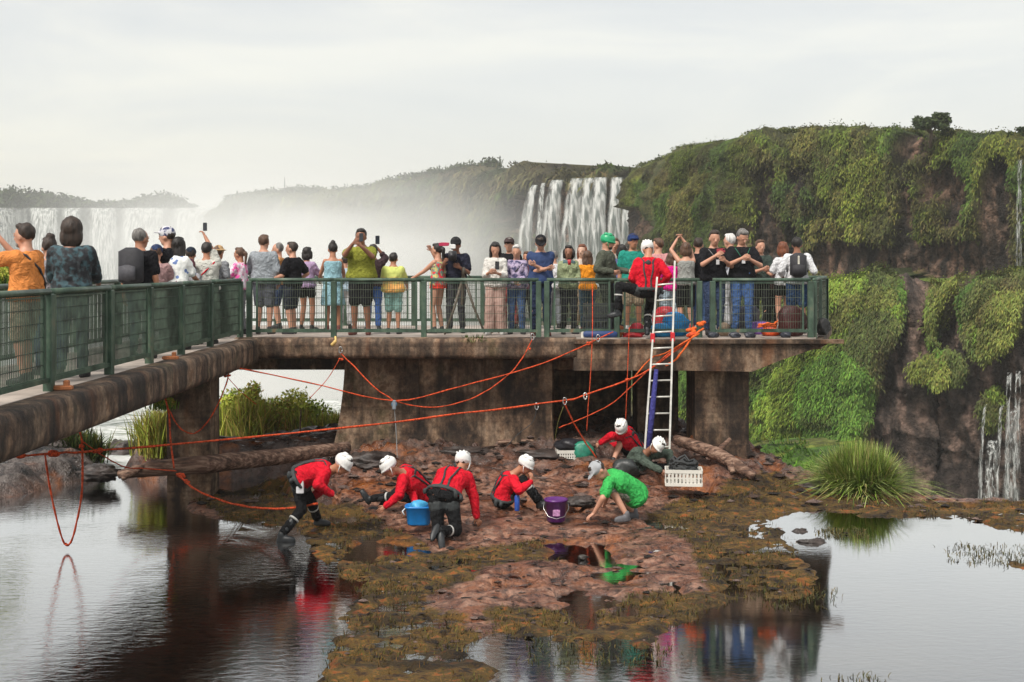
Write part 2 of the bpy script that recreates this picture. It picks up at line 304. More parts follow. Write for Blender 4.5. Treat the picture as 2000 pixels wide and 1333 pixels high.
def ground_h(X, Y, full=False):
    X = np.asarray(X, float); Y = np.asarray(Y, float)
    rag = fbm(X*1.1, Y*1.6, 3, 5)*.45
    ds = polydist(X, Y, SHELF)
    for q in ISLES: ds = np.maximum(ds, polydist(X, Y, q)+.03)
    ds = ds+rag*.55
    inm = sstep(-.25, .35, ds)
    mo = np.zeros_like(X)
    for q in MOSS: mo = np.maximum(mo, sstep(-.35, .35, polydist(X, Y, q)+rag*.5))
    pj = fbm(X*3.5, Y*5, 61, 4)*.25
    po = np.zeros_like(X)
    for q in POOLS: po = np.maximum(po, sstep(-.12, .12, polydist(X, Y, q)+rag*.45+pj))
    og = np.zeros_like(X)
    for q in ORANGE: og = np.maximum(og, sstep(-.22, .22, polydist(X, Y, q)+rag*.5+pj*1.2))
    bumpy = fbm(X*2.2, Y*3.2, 11, 5, .55)
    tex = fbm(X*6, Y*8, 31, 3); rdg = 1-np.abs(fbm(X*1.7, Y*3.6, 71, 5))*2.2
    sp = sstep(.17, .34, fbm(X*1.5, Y*2.4, 81, 4))
    h = -.30+.05*bumpy
    hr = .095+bumpy*.06+tex*.02+.05*fbm(X*.6, Y*.9, 5, 3)
    hm = .022+bumpy*.05+tex*.035+.03*fbm(X*14, Y*16, 33, 2)
    hr = hr+.06*rdg*(.5+sstep(19, 22, Y))-.06; hs = hr*(1-mo)+hm*mo; hs = hs-sp*np.clip(hs+.02, 0, .14)*np.where(Y < 19.8, 1, 0)
    og = np.maximum(og, sp*.55*(1-mo)*sstep(.0, .3, fbm(X*.9, Y*.9, 83, 3)+.1))
    rise = sstep(18.6, 23.5, Y)*.50*sstep(-5.2, -3.2, X)*(1-sstep(3.2, 5.5, X)*.75)
    hs = hs+rise*(1+.35*bumpy)+sstep(20, 23, Y)*.15*tex
    hs = hs-po*(hs+.045-.02*tex)*np.where(Y < 21, 1, 0)
    h = h*(1-inm)+hs*inm
    dl = polydist(X, Y, LROCK)+rag*.3; il = sstep(-.2, .7, dl)
    h = np.maximum(h, -.25+il*(.40+.22*fbm(X*1.5, Y*2.5, 8, 4)+.28*sstep(20, 23, Y)+.16*(1-np.abs(fbm(X*.8+Y*.5, Y*3-X*.9, 18, 5))*3)))
    de = polydist(X, Y, LEDGE)+rag*.3; ie = sstep(-.12, .35, de)
    h = np.maximum(h, -.25+ie*(.78+.22*fbm(X*1.2, Y*4, 9, 5)))
    ye = np.interp(X, XE, YE)+fbm(X*1.3, Y*.4, 21, 4)*.5
    drop = np.maximum(Y-ye, 0)
    h = h-np.minimum(drop*2.4+drop**2*1.5, 14)
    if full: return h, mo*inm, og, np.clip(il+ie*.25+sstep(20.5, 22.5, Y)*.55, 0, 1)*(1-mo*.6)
    return h
def gz(x, y): return float(ground_h(np.array([x]), np.array([y]))[0])
xs = np.concatenate([np.arange(-32, -12, .5), np.arange(-12, 12, .055), np.arange(12, 24, .5)])
ys = np.concatenate([np.arange(2, 10.5, .4), np.arange(10.5, 26, .06), np.arange(26, 38, .3), [44]])
GX, GY = np.meshgrid(xs, ys, indexing='ij'); GX = GX.ravel(); GY = GY.ravel()
gh, gm, go, gd = ground_h(GX, GY, True)
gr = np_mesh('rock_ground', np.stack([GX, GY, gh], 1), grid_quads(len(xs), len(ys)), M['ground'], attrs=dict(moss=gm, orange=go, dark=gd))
tag(gr, kind='structure')
# river and pools: level sheet cut off at the lip of the fall
wx = np.linspace(-60, 26, 173); tt = np.linspace(0, 1, 90)
lip = np.interp(wx, [-60, -4.6, -4.0, -2, 4.0, 5.2, 6, 8, 12, 26], [35.2, 35.2, 24, 21.5, 21.5, 21, 20.4, 19.6, 19.3, 19.2])
WX = np.repeat(wx, 90); WY = (2+(lip[:, None]-2)*tt[None, :]).ravel()
WZ = np.zeros_like(WX); WZ += np.where((WX < -4.4) & (WY > 22), fbm(WX*.9, WY*2.2, 77, 4)*.16*sstep(22, 25, WY), 0)
foam = np.where(WX < -3.9, sstep(21.8, 24, WY-.3*(WX+8)*0)*.75, 0)
ripa = sstep(3, -4, WX)*.85+.15
wt = np_mesh('river_water', np.stack([WX, WY, WZ], 1), grid_quads(173, 90), M['water'], attrs=dict(foam=foam, rip=ripa)); tag(wt, kind='structure')
# gorge floor far below, one wide sheet reaching the horizon
gw = mesh_obj('gorge_water', [(-3000, 30, -34), (3000, 30, -34), (3000, 5000, -34), (-3000, 5000, -34)], [(0, 1, 2, 3)], cmat('churning_water', (.36, .38, .365), .5, var=.35, scale=.05)); tag(gw, kind='structure')
# ---------------------------------------------------------------- cliffs
GREENS = np.array([(.085, .105, .022), (.065, .10, .022), (.045, .07, .018), (.11, .10, .035), (.12, .135, .03), (.06, .06, .025)])
def blob_bulge(S, Z, smin, smax, zmin, zmax, n, rng, w=(1.2, 3.2), amp=.8):
    bul = np.zeros_like(S); idx = np.zeros(S.shape, int)-1
    for k in range(n):
        cs = rng.uniform(smin, smax); cz = rng.uniform(zmin, zmax); ww = rng.uniform(*w)
        ds = (S-cs)/ww; dz = Z-cz; dz = np.where(dz > 0, dz/(ww*.7), dz/(ww*2.6))
        q = 1-ds**2-dz**2; m = q > 0
        b = np.where(m, ww*amp*np.sqrt(np.clip(q, 0, 1))*(1+.15*((k*37) % 7)/7), 0)
        up = b > bul; bul = np.where(up, b, bul); idx = np.where(up, k, idx)
    return bul, idx
def cliff(name, prof, zb, nu, nv, vegf, nblob=300, blobw=(1.2, 3.2), nblade=20000, blen=(.8, 2.2), bwid=.14, seed=1, back=60, rockcols=((.02, .016, .013), (.085, .058, .042), (.24, .15, .105)), veglabel=('green hanging grasses', 'vegetation'), lean=.12, top_rise=0, tone=1.0, ridge=1.0):
    rng = np.random.default_rng(seed)
    us = np.array([p[0] for p in prof], float); vs_ = np.array([p[1] for p in prof], float); Ds = np.array([p[2] for p in prof], float)
    u = np.linspace(us[0], us[-1], nu); D = np.interp(u, us, Ds); vt = np.interp(u, us, vs_)
    X0 = (u-1000)/F*D; Y0 = D; ZT = EYE-(vt-HZ)/F*D
    s = np.concatenate([[0], np.cumsum(np.hypot(np.diff(X0), np.diff(Y0)))])
    ZT = ZT+fbm(s*.35, s*0, seed, 4)*.9*ridge+fbm(s*1.5, s*0, seed+3, 3)*.35*ridge
    tx = np.gradient(X0, s); ty = np.gradient(Y0, s); nx, ny = ty, -tx
    nx = np.convolve(np.pad(nx, 8, 'edge'), np.ones(17)/17, 'valid'); ny = np.convolve(np.pad(ny, 8, 'edge'), np.ones(17)/17, 'valid')
    t = np.linspace(0, 1, nv)**1.0
    S = np.repeat(s[:, None], nv, 1); T = np.repeat(t[None, :], nu, 0); Z = ZT[:, None]+(zb-ZT[:, None])*T
    U = np.repeat(u[:, None], nv, 1); 
    Dm = np.repeat(D[:, None], nv, 1); Vv = HZ-(Z-EYE)*F/Dm
    veg = np.clip(vegf(U, Vv, S, Z)+fbm(S*.9, Z*.10, seed+29, 3)*.45+fbm(S*.25, Z*.25, seed+9, 4)*.55+fbm(S*1.2, Z*.5, seed+19, 3)*.25, -1, 1.5)
    vg = sstep(.35, .62, veg)
    bul, idx = blob_bulge(S, Z, s[0], s[-1], zb, ZT.max()+2, nblob, rng, blobw)
    colj = fbm(S*.55, Z*.12, seed+5, 4)
    hf = fbm(S*2.6, Z*.5, seed+40, 4)*.45+np.round(Z*.45+fbm(S*.3, Z*.2, seed+41, 3)*1.5)%2*.35+fbm(S*5, Z*4, seed+42, 2)*.2
    rockd = hf+colj*1.3-np.maximum(np.abs(np.sin(S*1.1+fbm(S*.3, Z*.08, seed+30, 3)*6)), .35)*-.5+fbm(S*1.5, Z*1.1, seed+6, 4)*.5+np.abs(fbm(S*.8, Z*.3, seed+7, 3))*.8
    strat = np.round(Z/2.3+fbm(S*.2, Z*.1, seed+8, 2))*.0
    disp = rockd+vg*(bul*.95+.5+fbm(S*3, Z*1.2, seed+2, 3)*.25)
    roundoff = 3.2*np.exp(-np.maximum(ZT[:, None]-Z, 0)/1.1)
    disp = disp-roundoff+(ZT[:, None]-Z)*lean
    X = X0[:, None]+nx[:, None]*disp; Y = Y0[:, None]+ny[:, None]*disp
    # colours
    ci = (idx % 6); g = GREENS[np.where(idx < 0, 5, ci)]; gj = fbm(S*.3, Z*.3, seed+15, 4)[..., None]
    g = g*(1+.55*gj)*tone; br = sstep(.05, .45, fbm(S*.7, Z*.45, seed+16, 4))[..., None]; g = g*(1-br*.6)+np.array((.10, .07, .03))*.8*br*.6; g = g*(1+.6*fbm(S*2.6, Z*.35, seed+17, 3)[..., None])
    rc = np.array(rockcols); k = np.clip(fbm(S*2.2, Z*.5, seed+12, 5)*1.5+.42, 0, 1)[..., None]
    rcol = np.where(k < .5, rc[0]+(rc[1]-rc[0])*k*2, rc[1]+(rc[2]-rc[1])*(k-.5)*2)
    col = rcol*(1-vg[..., None])+g*.8*vg[..., None]
    # plateau rows behind the rim
    nb = 5; bk = np.array([.03, .13, .33, .66, 1.0])*back
    XB = X[:, :1]-nx[:, None]*bk[None, ::-1]; YB = Y[:, :1]-ny[:, None]*bk[None, ::-1]; ZB = np.repeat(Z[:, :1], nb, 1)+top_rise*bk[None, ::-1]/back-.2
    CB = np.repeat(g[:, :1]*.8, nb, 1)
    VX = np.concatenate([XB, X], 1); VY = np.concatenate([YB, Y], 1); VZ = np.concatenate([ZB, Z], 1); C = np.concatenate([CB, col], 1)
    vv = np.stack([VX.ravel(), VY.ravel(), VZ.ravel()], 1)
    o = np_mesh('cliff', vv, grid_quads(nu, nv+nb), M['cliff'], cols=C.reshape(-1, 3)); tag(o, kind='structure')
    if nblade:
        w8 = (vg*(0.35+ (bul > .3)*.8)).ravel(); w8 = w8/w8.sum()
        pick = rng.choice(len(w8), nblade, p=w8); iu, iv = pick//nv, pick % nv
        px = X[iu, iv]+rng.normal(0, .12, nblade); py = Y[iu, iv]; pz = Z[iu, iv]+rng.normal(0, .2, nblade)
        ln = rng.uniform(*blen, nblade); wd = bwid*rng.uniform(.5, 1.5, nblade)
        ax = nx[iu]+rng.normal(0, .8, nblade); ay = ny[iu]+rng.normal(0, .5, nblade)
        istop = iv < 3
        out = ln*rng.uniform(.3, .9, nblade)*np.where(istop, .4, 1); dn = np.where(istop, -ln*.35, ln)
        sx_ = ny[iu]*-1; sy_ = nx[iu]
        rows = []
        for fo, fd, fw in ((-.1, -.12, .6), (.7, .25, 1.0), (1.0, 1.0, .15)):
            cx = px+ax*out*fo; cyy = py+ay*out*fo; cz = pz-dn*fd
            rows.append(np.stack([cx-sx_*wd*fw, cyy-sy_*wd*fw, cz], 1)); rows.append(np.stack([cx+sx_*wd*fw, cyy+sy_*wd*fw, cz], 1))
        A = np.stack(rows, 1).reshape(-1, 3); b0 = np.arange(nblade)*6
        q = np.concatenate([np.stack([b0, b0+1, b0+3, b0+2], 1), np.stack([b0+2, b0+3, b0+5, b0+4], 1)])
        bc = g[iu, iv]*rng.uniform(.55, 1.6, (nblade, 1))*np.array([1, 1, 1]); bc = bc*(1+rng.normal(0, .08, (nblade, 3)))
        bo = np_mesh(veglabel[1], A, q, M['leaf'], cols=np.repeat(np.clip(bc, .004, 1), 6, 0)); tag(bo, kind='stuff')
    return o
def veg_ell(ells, base=0.0):
    def f(U, Vv, S, Z):
        r = np.full(U.shape, float(base))
        for (cu, cv, ru, rv, a) in ells:
            q = 1-((U-cu)/ru)**2-((Vv-cv)/rv)**2; r = np.where(q > 0, r+(a)*np.clip(q*2, 0, 1), r)
        return r
    return f
# big green cliff on the right (upper tier)
cliff('cliff', [(1262, 350, 168), (1266, 326, 160), (1275, 316, 156), (1322, 303, 150), (1336, 288, 130), (1445, 276, 122), (1470, 256, 118), (1640, 250, 114), (1780, 255, 110), (1900, 263, 106), (2100, 268, 100), (2500, 270, 96)],
      -33, 560, 260, veg_ell([(1280, 450, 55, 48, -2.0), (1806, 470, 26, 120, -.9), (1700, 505, 120, 38, -.7), (1900, 505, 120, 42, -.9), (1972, 430, 34, 140, -1), (1880, 385, 55, 70, -.5), (1560, 515, 80, 25, -.4), (1790, 300, 20, 60, -.4), (1540, 480, 120, 60, -.2), (1400, 520, 120, 60, .4)], .78),
      nblob=620, blobw=(1.0, 3.2), nblade=230000, blen=(.12, .36), bwid=.048, seed=11, tone=np.array((.95, 1.03, .62)))
# lower tier
cliff('cliff', [(1380, 640, 96), (1460, 620, 92), (1600, 560, 86), (1640, 528, 84), (1710, 528, 83), (1790, 540, 82), (1830, 556, 82), (1890, 545, 80), (1990, 540, 78), (2100, 545, 76), (2500, 550, 74)],
      -34, 420, 240, veg_ell([(1540, 720, 205, 250, 1.7), (1850, 560, 36, 90, 1.3), (1836, 630, 18, 60, 1.0), (1955, 600, 65, 105, 1.5), (1800, 700, 16, 60, 1.0), (1885, 715, 34, 36, 1.3), (1960, 850, 30, 120, .7), (1700, 600, 85, 110, 1.4), (1690, 690, 50, 90, .8)], -.42),
      nblob=420, blobw=(.8, 2.6), nblade=200000, blen=(.08, .26), bwid=.04, seed=23, back=22, tone=np.array((1.25, 1.6, .9)), rockcols=((.035, .026, .022), (.085, .062, .05), (.20, .135, .105)))
# mounds at the foot of the lower tier, behind the shelf
cliff('cliff', [(1380, 880, 62), (1460, 868, 60), (1490, 880, 58), (1520, 875, 57), (1560, 890, 56), (1600, 915, 55), (1640, 1000, 54), (1650, 1100, 53)], -24, 120, 60, veg_ell([(1520, 950, 300, 200, 1.2)], .5),
      nblob=90, blobw=(.6, 1.6), nblade=9000, blen=(.25, .8), bwid=.05, seed=31, back=4, tone=np.array((1.8, 2.4, 1.1)), ridge=.5)
# misty headland in the middle
cliff('cliff', [(438, 520, 300), (440, 440, 296), (446, 398, 290), (470, 382, 285), (560, 378, 275), (690, 378, 262), (760, 360, 250), (880, 337, 235), (960, 326, 225), (1040, 322, 212), (1100, 326, 205), (1125, 336, 204), (1240, 332, 196), (1330, 332, 192)],
      -33, 420, 120, veg_ell([(1130, 420, 120, 62, -1.6)], .75), nblob=300, blobw=(2.5, 7), nblade=40000, blen=(.5, 1.6), bwid=.2, seed=41, back=60, tone=.8, ridge=1.3)
# far falls: white curtain wall with river and wood on top
cliff('cliff', [(-400, 408, 520), (0, 406, 500), (160, 406, 495), (172, 406, 494), (300, 407, 480), (440, 410, 440), (520, 412, 400)], -34, 260, 60, veg_ell([], -1), nblob=5, nblade=0, seed=51, back=300, ridge=.25,
      rockcols=((.05, .06, .055), (.1, .11, .1), (.2, .21, .2)), lean=.05)

# ---------------------------------------------------------------- waterfalls
def cascade(label, top, bot, D, wt, wb, mat, name='waterfall', group=None, nseg=10, rows=36, throw=2.5, seed=0, stand=3.0, taper=True):
    """a falling body of water: bulging curtain from rim to foot"""
    a = P(top[0], top[1], D-stand); b = P(bot[0], bot[1], D-stand-throw); V_ = []; E_ = []
    for i in range(rows):
        t = i/(rows-1); z = a.z+(b.z-a.z)*t; cx = a.x+(b.x-a.x)*math.sqrt(t)*1.0; w = (wt+(wb-wt)*t)/F*D
        for j in range(nseg+1):
            q = j/nseg*2-1
            jit = float(fbm(np.array([q*3+seed]), np.array([t*9+seed]), seed, 3)[0])
            V_.append((cx+q*w*.5*(1+.12*jit), D-stand-throw*math.sqrt(t)-(1-q*q)*w*.18-jit*.2, z)); 
            E_.append(min(1, (1-abs(q))*3)*(1 if i else .8))
    me = np_mesh(name, np.array(V_)-np.array((a.x, D, b.z)), grid_quads(rows, nseg+1), mat, attrs=dict(edge=E_)); me.location = (a.x, D, b.z)
    tag(me, label, 'waterfall', group); return me
gq = 'white falls pouring over the misty rim in mid picture'
cascade('slim white fall farthest from the green cliff, curving down behind the crowd', (1046, 362), (1018, 560), 199, 14, 44, M['fall'], group=gq, seed=1)
cascade('thin pale thread of water next to the outermost slim fall', (1062, 358), (1050, 560), 199, 9, 20, M['thin'], group=gq, seed=2)
cascade('white fall above the navy cap man, narrow rim and broad foot', (1090, 352), (1070, 560), 199, 26, 54, M['fall'], group=gq, seed=3)
cascade('broad white fall just left of the densest curtain', (1130, 349), (1108, 560), 197, 26, 54, M['fall'], group=gq, seed=4)
cascade('densest white curtain above the green helmet', (1153, 348), (1138, 560), 195, 24, 50, M['fall'], group=gq, seed=5)
cascade('bright white curtain directly behind the green helmet', (1174, 347), (1163, 560), 194, 26, 52, M['fall'], group=gq, seed=6)
cascade('tall white ribbon between the green helmet and the dark rock overhang', (1206, 347), (1196, 560), 188, 24, 34, M['fall'], group=gq, seed=7)
cascade('last slim fall touching the dark rock overhang', (1229, 346), (1217, 560), 184, 14, 20, M['fall'], group=gq, seed=8)
gq = 'faint falls veiled by mist on the headland'
for i, (u, vv, w_, lb) in enumerate(((474, 400, 10, 'faint veiled fall at the tip of the headland'), (545, 392, 12, 'faint veiled fall under the thin mast'), (705, 384, 12, 'slanting faint fall behind the olive shirt man'), (610, 392, 8, 'hair thin fall half lost in mist'), (800, 392, 9, 'dim fall where the mist is thickest'))):
    cascade(lb, (u, vv), (u-14, 600), 250 if u > 650 else 268, w_*1.3, w_*4, M['veil'], group=gq, seed=20+i)
# far curtains: separate sheets of water between dark gaps
gq = 'far white curtains on the horizon'
for i, (u0, u1, lb) in enumerate(((-260, 52, 'far white curtain at the picture edge behind the orange shirt man'), (56, 118, 'far white curtain above the grey shirt woman'), (121, 160, 'narrow far curtain beside the dark cleft'), (174, 232, 'far streaked curtain just right of the dark cleft'), (236, 330, 'far pale curtain above the backpack man'), (334, 450, 'far bright curtain where the river bends to the headland'))):
    cascade(lb, ((u0+u1)/2, 407), ((u0+u1)/2, 640), 440-abs(i-3)*2 if i < 4 else 425-i, u1-u0, (u1-u0)+4, M['fall'], group=gq, seed=40+i, nseg=26, throw=6, stand=2)
cascade('thin fall streaming down bare rock at the upper picture edge', (1993, 312), (1989, 520), 96, 9, 13, M['thread'], group='thin streams on the right hand cliffs', seed=61, stand=8, throw=1)
for i, (u, v0, u1, w_, lb) in enumerate(((1990, 725, 1984, 14, 'uppermost bright stream stepping down the brown rock'), (1972, 728, 1966, 10, 'bright stream beside the uppermost one on the brown rock'), (1958, 790, 1944, 8, 'middle thread of the stepped streams, curving over moss'), (1926, 790, 1912, 7, 'outermost thread of the stepped streams, nearest the grass tussock'), (1978, 800, 1972, 26, 'wide thin veil under the mossy step'), (1940, 860, 1930, 22, 'low veil of water beside the outermost thread'))):
    cascade(lb, (u, v0), (u1, 1010), 72, w_*.8, w_*1.1, M['thread'], group='thin streams on the right hand cliffs', seed=70+i, stand=9, throw=1.2)

# ---------------------------------------------------------------- mist and air
def vol(name, x0, x1, y0, y1, z0, z1, build):
    c = [(x, y, z) for x in (x0, x1) for y in (y0, y1) for z in (z0, z1)]
    f = [(0, 1, 3, 2), (4, 6, 7, 5), (0, 4, 5, 1), (2, 3, 7, 6), (0, 2, 6, 4), (1, 5, 7, 3)]
    m = bpy.data.materials.new(name); m.use_nodes = True; N = m.node_tree.nodes; L = m.node_tree.links; N.clear()
    o = N.new('ShaderNodeOutputMaterial'); pv = N.new('ShaderNodeVolumePrincipled'); L.new(pv.outputs[0], o.inputs['Volume'])
    pv.inputs['Color'].default_value = (.97, .975, .96, 1); build(N, L, pv)
    ob = mesh_obj(name, c, f, m, smooth=False); tag(ob, kind='stuff'); return ob
def hz(N, L, pv): pv.inputs['Density'].default_value = .00035
vol('haze', -900, 900, -20, 2200, -36, 60, hz)
def mist(N, L, pv):
    t = N.new('ShaderNodeTexCoord'); n = N.new('ShaderNodeTexNoise'); n.inputs['Scale'].default_value = 3.2; n.inputs['Detail'].default_value = 3; n.inputs['Roughness'].default_value = .5
    L.new(t.outputs['Generated'], n.inputs[0])
    sp = N.new('ShaderNodeSeparateXYZ'); L.new(t.outputs['Generated'], sp.inputs[0])
    def mr(src, a, b, c, dd):
        q = N.new('ShaderNodeMapRange'); q.interpolation_type = 'SMOOTHSTEP'; L.new(src, q.inputs[0])
        for i, x in enumerate((a, b, c, dd)): q.inputs[i+1].default_value = x
        return q.outputs[0]
    def mul(a, b):
        q = N.new('ShaderNodeMath'); q.operation = 'MULTIPLY'; L.new(a, q.inputs[0])
        if isinstance(b, float): q.inputs[1].default_value = b
        else: L.new(b, q.inputs[1])
        return q.outputs[0]
    hgt = mr(sp.outputs[2], .50, 1.0, 1, 0); xx = mr(sp.outputs[0], .88, 1.0, 1, 0); nn = mr(n.outputs[0], .32, .62, .15, 1)
    xl = mr(sp.outputs[0], 0.66, .86, .0, 1); yy = mr(sp.outputs[1], .12, .38, 0, 1); y2 = mr(sp.outputs[1], .8, 1, 1, 0)
    dsy = mul(mul(mul(hgt, xx), nn), mul(mul(xl, yy), y2)); L.new(mul(dsy, MIST_D), pv.inputs['Density'])
MIST_D = .105
vol('mist', -260, 10, 95, 400, -33, 24, mist)

# ---------------------------------------------------------------- foliage makers
def leaf_cloud(name, blobs, n, size, cols, parent=None, seed=0, up=.0, shell=.55):
    """small leaf faces spread through ellipsoid clumps"""
    rng = np.random.default_rng(seed); w = np.array([b[3]*b[4]*b[5] for b in blobs])**.8; w = w/w.sum()
    k = rng.choice(len(blobs), n, p=w); B = np.array(blobs)[k]
    d = rng.normal(size=(n, 3)); d /= np.linalg.norm(d, axis=1)[:, None]; r = rng.uniform(shell, 1, n)**.7
    c = B[:, :3]+d*B[:, 3:6]*r[:, None]*(1+rng.normal(0, .07, (n, 1)))
    a = rng.normal(size=(n, 3)); a /= np.linalg.norm(a, axis=1)[:, None]; b = np.cross(a, d+rng.normal(0, .5, (n, 3))); b /= np.linalg.norm(b, axis=1)[:, None]
    s = size*rng.uniform(.5, 1.4, (n, 1)); A = np.stack([c-a*s, c+b*s*.45, c+a*s, c-b*s*.45], 1).reshape(-1, 3)
    q = np.arange(n*4).reshape(-1, 4); cc = np.array(cols)[(k*7+rng.integers(0, 2, n)) % len(cols)]*rng.uniform(.6, 1.4, (n, 1))
    return np_mesh(name, A, q, M['leaf'], cols=np.repeat(cc, 4, 0), smooth=False, parent=parent)
def blades(name, base, n, ln, wd, cols, spread=.5, parent=None, seed=0, droop=.5, rad=None, lean0=.1, up=1.0):
    rng = np.random.default_rng(seed); base = np.array(base, float); k = rng.integers(0, len(base), n)
    p = base[k]+np.stack([rng.normal(0, 1, n), rng.normal(0, 1, n), np.zeros(n)], 1)*(rad if rad is not None else .05)
    th = rng.uniform(0, 2*math.pi, n); l = ln*rng.uniform(.55, 1.15, n); le = lean0+np.abs(rng.normal(0, spread, n))
    dx = np.cos(th); dy = np.sin(th); rows = []
    for j, (t, fw) in enumerate(((0, .8), (.35, 1), (.7, .75), (1, .1))):
        ho = l*le*(t**1.5)*1.0; z = l*up*(t-droop*np.minimum(le, 1.3)*t**2.4*.8)
        cx = p[:, 0]+dx*ho; cyy = p[:, 1]+dy*ho; cz = p[:, 2]+z
        for sg in (-1, 1): rows.append(np.stack([cx-dy*wd*fw*sg, cyy+dx*wd*fw*sg, cz], 1))
    A = np.stack(rows, 1).reshape(-1, 3); b0 = np.arange(n)*8
    q = np.concatenate([np.stack([b0+i, b0+i+1, b0+i+3, b0+i+2], 1) for i in (0, 2, 4)])
    cc = np.array(cols)[rng.integers(0, len(cols), n)]*rng.uniform(.6, 1.4, (n, 1))
    return np_mesh(name, A, q, M['leaf'], cols=np.repeat(cc, 8, 0), parent=parent)
DG = [(.02, .035, .012), (.03, .05, .015), (.045, .065, .02)]
OL = [(.34, .40, .05), (.44, .44, .08), (.26, .33, .05), (.52, .38, .10), (.3, .26, .07)]
YG = [(.09, .16, .02), (.14, .22, .03), (.06, .12, .02)]
BARK = cmat('bark', (.07, .05, .035), .9)
class G:
    """collects rings, capsules, boxes and tubes into one mesh"""
    def __init__(s): s.v = []; s.f = []; s.m = []
    def loft(s, rings, mi=0, closed=True, cap=True):
        n = len(rings[0]); b = len(s.v)
        for r in rings: s.v += [tuple(p) for p in r]
        for i in range(len(rings)-1):
            for j in range(n if closed else n-1):
                k = (j+1) % n; s.f.append((b+i*n+j, b+i*n+k, b+(i+1)*n+k, b+(i+1)*n+j)); s.m.append(mi)
        if cap:
            s.f.append(tuple(b+j for j in range(n))[::-1]); s.m.append(mi)
            s.f.append(tuple(b+(len(rings)-1)*n+j for j in range(n))); s.m.append(mi)
        return s
    def frame(s, d, side=None):
        d = V(d).normalized()
        a = V(side) if side is not None else (V((0, 0, 1)) if abs(d.z) < .9 else V((1, 0, 0)))
        x = (a-d*a.dot(d)); x = x.normalized() if x.length > 1e-4 else d.orthogonal().normalized()
        return x, d.cross(x)
    def caps(s, p0, r0, p1, r1, n=10, mi=0, side=None, flat=1.0):
        p0 = V(p0); p1 = V(p1); dd = p1-p0
        if dd.length < 1e-5: dd = V((0, 0, 1e-4))
        x, y = s.frame(dd, side); d = dd.normalized(); R_ = []
        def ring(c, r): return [c+x*math.cos(a)*r+y*math.sin(a)*r*flat for a in (2*math.pi*j/n for j in range(n))]
        for t in (-.95, -.7, -.35): R_.append(ring(p0+d*r0*t, r0*math.sqrt(1-t*t)))
        R_.append(ring(p0, r0)); R_.append(ring(p1, r1))
        for t in (.35, .7, .95): R_.append(ring(p1+d*r1*t, r1*math.sqrt(1-t*t)))
        return s.loft(R_, mi)
    def ell(s, c, x, y, z, n=12, k=8, mi=0):
        c = V(c); x = V(x); y = V(y); z = V(z)
        return s.loft([[c+z*math.sin(f)+(x*math.cos(a)+y*math.sin(a))*math.cos(f) for a in (2*math.pi*j/n for j in range(n))] for f in (math.pi*(.5-.5*(1-2*(i+.35)/(k-.3))) - math.pi/2 + 0 for i in range(k))], mi)
    def tube(s, pts, r, n=6, mi=0):
        pts = [V(p) for p in pts]; R_ = []
        for i, p in enumerate(pts):
            d = (pts[min(i+1, len(pts)-1)]-pts[max(i-1, 0)]); x, y = s.frame(d)
            if R_:   # keep the rings aligned
                x = (px-d.normalized()*px.dot(d.normalized())).normalized(); y = d.normalized().cross(x)
            px = x; rr = r[i] if isinstance(r, (list, tuple)) else r
            R_.append([p+x*math.cos(a)*rr+y*math.sin(a)*rr for a in (2*math.pi*j/n for j in range(n))])
        return s.loft(R_, mi)
    def box(s, c, sz, ax=None, mi=0, bev=0.0):
        c = V(c); X, Y, Z = ax or (V((1, 0, 0)), V((0, 1, 0)), V((0, 0, 1))); X = X*sz[0]/2; Y = Y*sz[1]/2; Z = Z*sz[2]/2
        if bev:
            def rg(f, k): 
                bx = bev/(sz[0]/2); by = bev/(sz[1]/2); o = []
                for a, b in ((1, 1-by), (1-bx, 1), (-1+bx, 1), (-1, 1-by), (-1, -1+by), (-1+bx, -1), (1-bx, -1), (1, -1+by)): o.append(c+X*a*f+Y*b*f+Z*k)
                return o
            bz = bev/(sz[2]/2); sh = 1-bev/min(sz[0]/2, sz[1]/2)
            return s.loft([rg(sh, -1), rg(1, -1+bz), rg(1, 1-bz), rg(sh, 1)], mi)
        b = len(s.v); s.v += [tuple(c+X*i+Y*j+Z*k) for i in (-1, 1) for j in (-1, 1) for k in (-1, 1)]
        s.f += [tuple(b+q for q in f) for f in ((0, 1, 3, 2), (4, 6, 7, 5), (0, 4, 5, 1), (2, 3, 7, 6), (0, 2, 6, 4), (1, 5, 7, 3))]; s.m += [mi]*6
        return s
    def bar(s, a, b, w, h=None, mi=0):
        a = V(a); b = V(b); d = b-a; x, y = s.frame(d); return s.box((a+b)/2, (h or w, w, d.length), (x, y, d.normalized()), mi)
    def put(s, name, mats, parent=None, smooth=False, org=None):
        return mesh_obj(name, s.v, s.f, mats, parent, smooth, s.m, org)
# ---------------------------------------------------------------- footbridge
DK = 2.55
br = empty('footbridge', (-4.9, 22.4, 0)); tag(br, 'stained concrete viewing walkway and platform on piers above the shelf', 'footbridge')
BO = V((-4.9, 22.4, 0))
def bpart(g, name, mat=None, smooth=False):
    o = g.put(name, mat or M['conc'], br, smooth); o.data.transform(Matrix.Translation(-BO)); return o
def sub(g_pts, n): return g_pts
def slab(poly, z0, z1):
    g = G(); g.loft([[V((x, y, z0)) for x, y in poly], [V((x, y, z1)) for x, y in poly]]); return g
deck_poly = [(-6.85, 2), (-4.62, 2), (-4.62, 22.05), (5.55, 22.05), (7.0, 26.9), (-6.85, 26.9)]
bpart(slab(deck_poly[::1], 2.36, DK-.03), 'deck_slab')
top_poly = [(-6.7, 2), (-4.78, 2), (-4.78, 22.25), (5.5, 22.25), (6.85, 26.8), (-6.7, 26.8)]
bpart(slab(top_poly, DK-.026, DK), 'paving', M['deck'])
